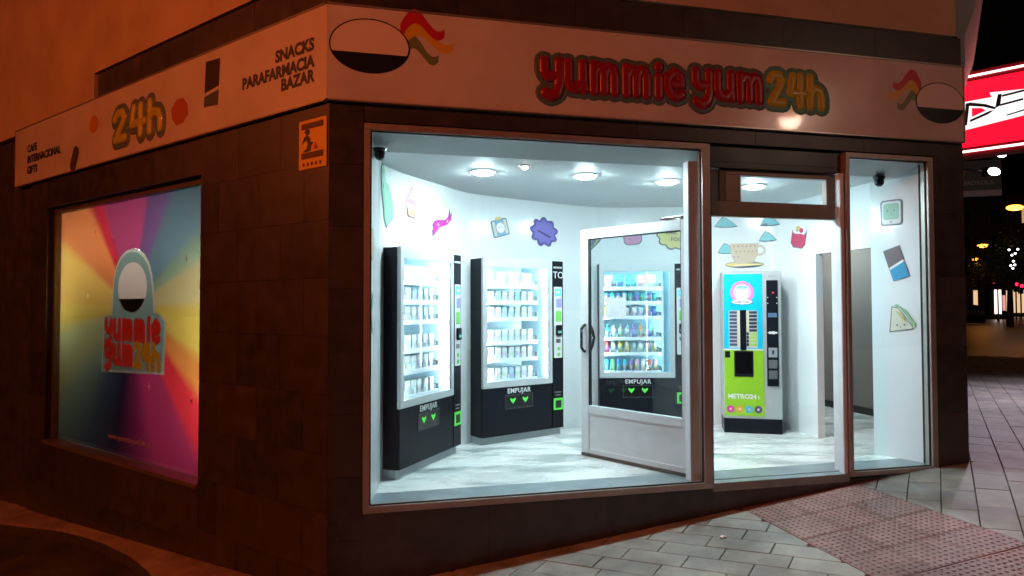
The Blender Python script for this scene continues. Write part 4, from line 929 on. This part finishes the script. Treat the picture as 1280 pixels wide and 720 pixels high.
# alarm plaque near the corner
al = thing('alarm_plaque', ML @ Matrix.Translation((-.165, 0, 2.44)), 'small yellow warning plaque with black figure on the dark wall by the corner', 'plaque')
YPL = mat('yellow plaque', (.74, .46, .06), .45)
obox('plate', (-.145, .147, -.010, -.003, -.168, .168), YPL, al, None, .002)
DKP = mat('plaque dark print', (.10, .05, .02), .5)
oplate('print_band', [(-.115, .105), (.118, .105), (.118, .145), (-.115, .145)], -.0118, .0014, DKP, al); oplate('print_band', [(-.115, -.098), (.118, -.098), (.118, -.055), (-.115, -.055)], -.0118, .0014, DKP, al)
oplate('figure_print', [(-.10, -.05), (-.06, -.03), (-.045, .0), (-.06, .03), (-.11, .005), (-.085, .05), (-.06, .065), (-.085, .085), (-.06, .105), (-.03, .10), (-.025, .075), (-.045, .06), (-.02, .04), (-.015, .015), (.02, .005), (.0, -.005), (-.01, -.015), (-.012, -.045), (-.04, -.052)], -.0128, .0010, INK, al)
oplate('figure_print', [(.02, -.04), (.035, .01), (.05, -.01), (.06, -.04)], -.0128, .001, mat('plaque red', (.4, .05, .02), .5), al)
for i in range(5): oplate('text_line', [(-.10 + i * .044, -.148), (-.078 + i * .044, -.148), (-.078 + i * .044, -.125), (-.10 + i * .044, -.125)], -.0118, .001, DKP, al)

# ------------------------------------------------------------------ neighbour's red light-box sign and what lies along the side street
def W_(x, y, z, rz): return Matrix.Translation((x, y, z)) @ Matrix.Rotation(R(rz), 4, 'Z')
rs = thing('red_lightbox_sign', W_(5.46, 8.10, 3.17, -43.8), 'glowing red light box sign with white slanted lettering beyond the shop corner', 'sign')
REDE = emis('red lit face', (1.0, .003, .02), 2.0); NEON = emis('white neon tube', (1.0, .60, .58), 5.0); WHE = emis('white lit letter', (1, .93, .95), 1.3)
obox('case', (0, 2.0, .02, .22, -.02, 1.02), mat('red case', (.20, .01, .012), .4), rs)
obox('lit_face', (.01, 1.99, .0, .0195, .10, .90), REDE, rs); obox('edge_band', (0, 2.0, -.006, .0195, .905, 1.02), mat('dark red rim', (.30, .01, .02), .35), rs); obox('edge_band', (0, 2.0, -.006, .0195, -.02, .095), mat('dark red rim', (.30, .01, .02), .35), rs)
for z in (.045, .96):
    bm = bmesh.new(); cyl(bm, (.0, -.016, z), (2.0, -.016, z), .012, seg=10); obj('neon_tube', bm, NEON, rs)
oplate('letter_back', [(.04, .30), (.55, .36), (1.2, .44), (1.2, .70), (.70, .69), (.40, .72), (.42, .66), (.11, .66), (.06, .63)], -.003, .0028, WHE, rs)
INKR = mat('dark letter stroke', (.02, .015, .02), .5)
for pts in ([(.14, .37), (.17, .37), (.20, .64), (.16, .64)], [(.15, .62), (.20, .645), (.36, .59), (.46, .53), (.45, .505), (.34, .56), (.2, .60)], [(.48, .68), (.52, .68), (.50, .54), (.45, .52)], [(.52, .665), (.80, .69), (.80, .665), (.52, .64)], [(.50, .56), (.72, .585), (.72, .56), (.50, .535)], [(.20, .40), (.38, .46), (.44, .50), (.40, .50), (.20, .43)], [(.56, .42), (.82, .47), (.82, .45), (.56, .405)], [(.88, .48), (.92, .48), (.96, .68), (.92, .68)], [(.95, .67), (1.12, .69), (1.12, .66), (.95, .645)]):
    oplate('letter_stroke', pts, -.0045, .0014, INKR, rs)
oplate('letter_gap', [(.22, .46), (.36, .51), (.32, .55), (.22, .57)], -.0045, .0014, REDE, rs)
bs = thing('hanging_board', W_(7.42, 11.05, 3.16, -15), 'small dark hanging board with pale lower strip under the red sign', 'sign')
obox('board', (0, .75, 0, .05, .10, .60), mat('dark green board', (.10, .105, .09), .5), bs); obox('lower_strip', (0, .75, -.004, .05, .0, .095), mat('pale strip', (.50, .42, .40), .5), bs)
otext('IBERDROLA', .10, .38, -.004, .22, mat('pale grey print', (.34, .34, .30), .5), bs, bold=.01)
oplate('leaf_mark', [(.12, .36), (.20, .34), (.24, .44), (.20, .48), (.18, .42), (.14, .46)], -.003, .002, mat('orange mark', (.50, .14, .03), .5), bs)
br_ = bmesh.new(); cyl(br_, (-.5, .025, .55), (0, .025, .55), .02, seg=8); obj('bracket', br_, BLACKP, bs)
FL = emis('floodlight lens', (.95, .97, 1.0), 12.0)
for x, y, z, lab in ((7.50, 10.0, 3.66, 'bright white floodlight just below the red sign'), (7.39, 10.0, 3.38, 'bright white floodlight lower, beside the hanging board')):
    fl_ = thing('floodlight', W_(x, y, z, 15), lab, 'floodlight', 'white floodlights beneath the red sign')
    obox('housing', (-.13, .13, .0, .10, -.07, .07), BLACKP, fl_, None, .01); oplate('lens', disc(0, 0, .12, .06, 20), -.004, .0038, FL, fl_)
    b_ = bmesh.new(); cyl(b_, (-.8, .25, .1), (-.1, .06, .0), .015, seg=8); obj('arm', b_, BLACKP, fl_)

def lamplight(name, loc, col, power, size=.18):
    d = bpy.data.lights.new(name, 'POINT'); d.color = col; d.energy = power; d.shadow_soft_size = size
    o = bpy.data.objects.new(name, d); COL.objects.link(o); o.location = loc; return o
for x, y, z in ((7.52, 9.9, 3.66), (7.41, 9.9, 3.38)):
    d = bpy.data.lights.new('flood_beam', 'SPOT'); d.energy = 300; d.color = (.96, .80, 1.0); d.spot_size = R(160); d.spot_blend = 1.0; d.shadow_soft_size = .08
    o = bpy.data.objects.new('flood_beam', d); COL.objects.link(o); o.location = (x, y, z); o.rotation_euler = Vector((.25, -1.0, -1.1)).to_track_quat('-Z', 'Y').to_euler()
# ------------------------------------------------------------------ far end of the square
GZ = hgt(6, 0) - .03
def far(px, Y): return (px - 640) / 820.0 * Y
# blocks of flats
def block(x, y, wd, dp, ht, rz, label, colr, lit, fl_n, col_n):
    b = thing('apartment_block', W_(x, y, GZ, rz), label, 'building', 'dark buildings at the end of the square')
    obox('wall', (0, wd, 0, dp, 0, ht), mat('far wall ' + label[:9], colr, .85, var=.1, scale=.4), b); obox('cornice', (-.2, wd + .2, -.2, dp, ht, ht + .5), mat('far cornice', (.10, .085, .07), .8), b)
    fh = (ht - 4.2) / fl_n; cw = wd / col_n
    dark = mat('far dark pane', (.012, .014, .018), .15); warm_ = emis('far lit pane', (1.0, .55, .22), .55); fr = mat('far frame', (.16, .14, .12), .6)
    rnd = random.Random(len(label) + fl_n)
    for f in range(fl_n):
        for c in range(col_n):
            a = c * cw + cw * .28; z = 4.4 + f * fh
            wdw = obox('window', (a, a + cw * .44, -.06, .02, z, z + fh * .62), fr, b)
            obox('pane', (a + .12, a + cw * .44 - .12, -.09, -.062, z + .12, z + fh * .62 - .12), warm_ if rnd.random() < lit else dark, wdw)
    for c in range(max(2, col_n // 2)):
        cw2 = wd / max(2, col_n // 2); a = c * cw2 + .5
        s_ = obox('shopfront', (a, a + cw2 - 1.0, -.08, .02, .3, 3.1), fr, b)
        obox('pane', (a + .15, a + cw2 - 1.15, -.11, -.082, .45, 2.95), emis('far shop glow', (1.0, .62, .34), .9) if rnd.random() < .6 else dark, s_)
block(44, 76, 15, 12, 13, -16, 'broad dark apartment block closing the square on the left', (.10, .075, .06), .10, 3, 5)
block(60, 70, 18, 12, 11, -30, 'lower brown apartment block at the right end of the square', (.11, .08, .065), .12, 2, 6)
# trees
LEAF = [mat('night leaf %d' % i, c, .6) for i, c in enumerate(((.05, .09, .03), (.035, .07, .025), (.07, .10, .04)))]
BARK = mat('bark', (.07, .05, .04), .9)
def tree(x, y, h, r, label):
    t_ = thing('street_tree', W_(x, y, GZ, random.uniform(0, 360)), label, 'tree', 'trees at the end of the square')
    bm = bmesh.new(); cyl(bm, (0, 0, 0), (.1, 0, h * .45), .20, .12, 10)
    tips = []
    for i in range(7):
        a = i * .9 + random.uniform(-.2, .2); tip = (r * .6 * math.cos(a), r * .6 * math.sin(a), h * random.uniform(.55, .85)); cyl(bm, (.1, 0, h * random.uniform(.36, .45)), tip, .08, .025, 7); tips.append(tip)
    obj('trunk', bm, BARK, t_)
    vs, fs, mi = [], [], []
    for i in range(2600):
        c = Vector(random.choice(tips)) + Vector((random.gauss(0, r * .24), random.gauss(0, r * .24), random.gauss(0, r * .24)))
        q = Matrix.Rotation(random.uniform(0, 6.3), 3, 'Z') @ Matrix.Rotation(random.uniform(-1.2, 1.2), 3, 'X'); s_ = random.uniform(.09, .18)
        b0 = len(vs); vs += [c + q @ Vector(p) * s_ for p in ((-.5, 0, 0), (0, -.35, .05), (.8, 0, 0), (0, .35, .05))]; fs.append((b0, b0 + 1, b0 + 2, b0 + 3)); mi.append(random.randrange(3))
    me = bpy.data.meshes.new('crown'); me.from_pydata(vs, [], fs)
    for m in LEAF: me.materials.append(m)
    me.polygons.foreach_set('material_index', mi); link('crown', me, t_)
for px, Y, h, r, lab in ((1262, 40, 6.4, 2.3, 'dark leafy tree nearest at the right edge of the square'), (1228, 58, 7.0, 2.6, 'dark leafy tree just right of the shop corner far off'), (1300, 50, 7.5, 2.8, 'large dark tree at the far right beyond the picture edge'), (1246, 66, 6.5, 2.4, 'dark leafy tree farthest back, in the middle of the square')):
    tree(far(px, Y), Y, h, r, lab)
# lamps
SOD = emis('sodium lantern', (1.0, .30, .03), 9.0)
def lamp(x, y, z0, h, aim, label, sz=1.0, bulb=1.0, mt=None, grp='street lamps'):
    t_ = thing('street_lamp', W_(x, y, z0, aim), label, 'street lamp', grp)
    bm = bmesh.new(); cyl(bm, (0, 0, 0), (0, 0, .5), .09, .08, 12); cyl(bm, (0, 0, .5), (0, 0, h), .06, .04, 12); cyl(bm, (0, 0, h), (.9 * sz, 0, h + .18), .035, .03, 8); obj('post', bm, BLACKP, t_)
    bm = bmesh.new(); ball(bm, (1.1 * sz, 0, h + .19), .34, .15, .09, 14, 8); obj('lantern', bm, BLACKP, t_, smooth=True)
    bm = bmesh.new(); ball(bm, (1.1 * sz, 0, h + .11), .22 * bulb, .15 * bulb, .08 * bulb, 14, 8); obj('bulb', bm, mt or SOD, t_, smooth=True)
    return t_
for px, py, Y, lab in ((1271, 260, 34, 'orange street lamp highest at the right edge'), (1230, 308, 52, 'orange street lamp lower, among the dark trees'), (1220, 325, 66, 'orange street lamp farther back, next to the shop corner'), (1247, 340, 78, 'faint orange street lamp low above the lit kiosk'), (1212, 350, 84, 'faintest orange street lamp, farthest away at the shop corner')):
    h = EYE + (382 - py) / 820 * Y - GZ - .12; lamp(far(px, Y) + 1.1, Y, GZ, h, 180, lab, bulb=1.9); lamplight('lamp_glow', (far(px, Y), Y, GZ + h - .05), (1.0, .36, .08), 110)
# white fairy lights in a tree
fl2 = bmesh.new()
for dx, dz in ((0, 0), (.25, .1), (.1, -.35), (-.1, -.6), (.2, -.55), (.05, -.75), (.45, .35), (-.2, .3)): ball(fl2, (far(1266, 37.4) + dx, 37.4 + dx * .3, EYE + 62 / 820 * 37.4 + dz), .06, u=8, v=6)
tag(obj('string_lights', fl2, emis('cold fairy light', (.9, .95, 1), 4.0)), 'cluster of small white lights hung in the right hand tree', 'string lights')
# recycling bin, traffic signal, lit kiosk, terrace table
x0, y0 = far(1217, 46), 46.0
bn = thing('recycling_bin', W_(x0, y0, GZ, 30), 'dark green street bin with pale lid standing alone on the square', 'bin')
bm = bmesh.new(); box(bm, -.55, .55, -.5, .5, .06, .62, .05); obj('body', bm, mat('bin green', (.012, .04, .03), .5), bn)
bm = bmesh.new(); box(bm, -.56, .56, -.51, .51, .63, .95, .12); obj('lid', bm, mat('bin pale lid', (.45, .50, .44), .5), bn)
bm = bmesh.new(); cyl(bm, (0, 0, .96), (.05, 0, 1.30), .34, .26, 14); obj('hood', bm, mat('bin dark', (.012, .014, .016), .5), bn)
oplate('label_print', rrect(-.3, .3, .68, .86, .03), -.52, .008, WHITE, bn)
for px, Y, z, lab in ((1270, 60, 2.6, 'red traffic signal left of a pair at the right edge'), (1276, 58, 2.4, 'red traffic signal right of a pair at the right edge'), (1241, 72, 3.0, 'red traffic signal beside the lit kiosk')):
    s_ = thing('traffic_signal', W_(far(px, Y), Y, GZ, 0), lab, 'traffic signal', 'red traffic signals')
    bm = bmesh.new(); cyl(bm, (0, 0, 0), (0, 0, z), .06, seg=8); obj('post', bm, BLACKP, s_); obox('head', (-.16, .16, -.12, .1, z - .1, z + .8), BLACKP, s_)
    bm = bmesh.new(); ball(bm, (0, -.14, z + .6), .15, .06, .15); obj('red_lens', bm, emis('signal red', (1, .01, .04), 6.0), s_)
    bm = bmesh.new(); ball(bm, (0, -.12, z + .2), .11, .03, .11); obj('dark_lens', bm, BLACKP, s_)
kx, ky = far(1247, 60), 60.0
ko = thing('lit_kiosk', W_(kx, ky, GZ, 10), 'small bright kiosk glowing pink white at the end of the square', 'kiosk')
obox('case', (-.9, .9, 0, 1.2, 0, 3.1), mat('kiosk dark', (.05, .045, .045), .5), ko); obox('lit_front', (-.35, .35, -.03, -.002, .5, 2.7), emis('kiosk glow', (1.0, .72, .62), 3.0), ko); obox('side_light', (.5, .8, -.03, -.002, .8, 2.2), emis('kiosk side glow', (1.0, .45, .40), .8), ko); obox('roof', (-1.1, 1.1, -.2, 1.4, 3.1, 3.25), BLACKP, ko)
tx, ty = far(1274, 44), 44.0
tb = thing('terrace_table', W_(tx, ty, GZ, 20), 'round terrace table on one leg at the right edge of the square', 'table')
bm = bmesh.new(); cyl(bm, (0, 0, .71), (0, 0, .74), .38, seg=20); obj('table_top', bm, mat('terrace metal', (.20, .19, .18), .4, metal=.5), tb); bm = bmesh.new(); cyl(bm, (0, 0, .02), (0, 0, .71), .03, seg=8); cyl(bm, (0, 0, 0), (0, 0, .02), .24, seg=16); obj('pedestal', bm, BLACKP, tb)
for dx, dy, rz, lab in ((-.7, .1, 90, 'terrace chair left of the round table'), (.7, -.1, -90, 'terrace chair right of the round table'), (0, .75, 0, 'terrace chair behind the round table')):
    c_ = thing('terrace_chair', W_(tx + dx, ty + dy, GZ, rz), lab, 'chair', 'chairs on the far terrace')
    cmx = mat('terrace chair red', (.10, .03, .03), .5)
    obox('seat', (-.22, .22, -.22, .22, .43, .46), cmx, c_); obox('backrest', (-.22, .22, .19, .22, .52, .88), cmx, c_)
    for a in (-.19, .19):
        obox('leg', (a - .015, a + .015, -.2, -.17, 0, .4295), BLACKP, c_); obox('leg', (a - .015, a + .015, .191, .219, 0, .87), BLACKP, c_)

# ------------------------------------------------------------------ street lamps of this corner (outside the frame): they give the orange light
lA = lamp(-5.3, -1.5, -1.1, 5.95, 0, 'sodium street lamp at the kerb of the side street, left of the view'); lamplight('lamp_glow', (-4.2, -1.5, 4.88), (1.0, .16, .036), 1700)
lB = lamp(8.9, .36, .0, 4.7, 180, 'street lamp on the square right of the shop, outside the view'); lamplight('lamp_glow', (7.8, .36, 4.72), (1.0, .66, .50), 150)
lC = lamp(-12.6, 1.87, -1.5, 6.4, 0, 'sodium street lamp farther down the side street, outside the view'); lamplight('lamp_glow', (-11.5, 1.87, 4.95), (1.0, .16, .030), 1000)
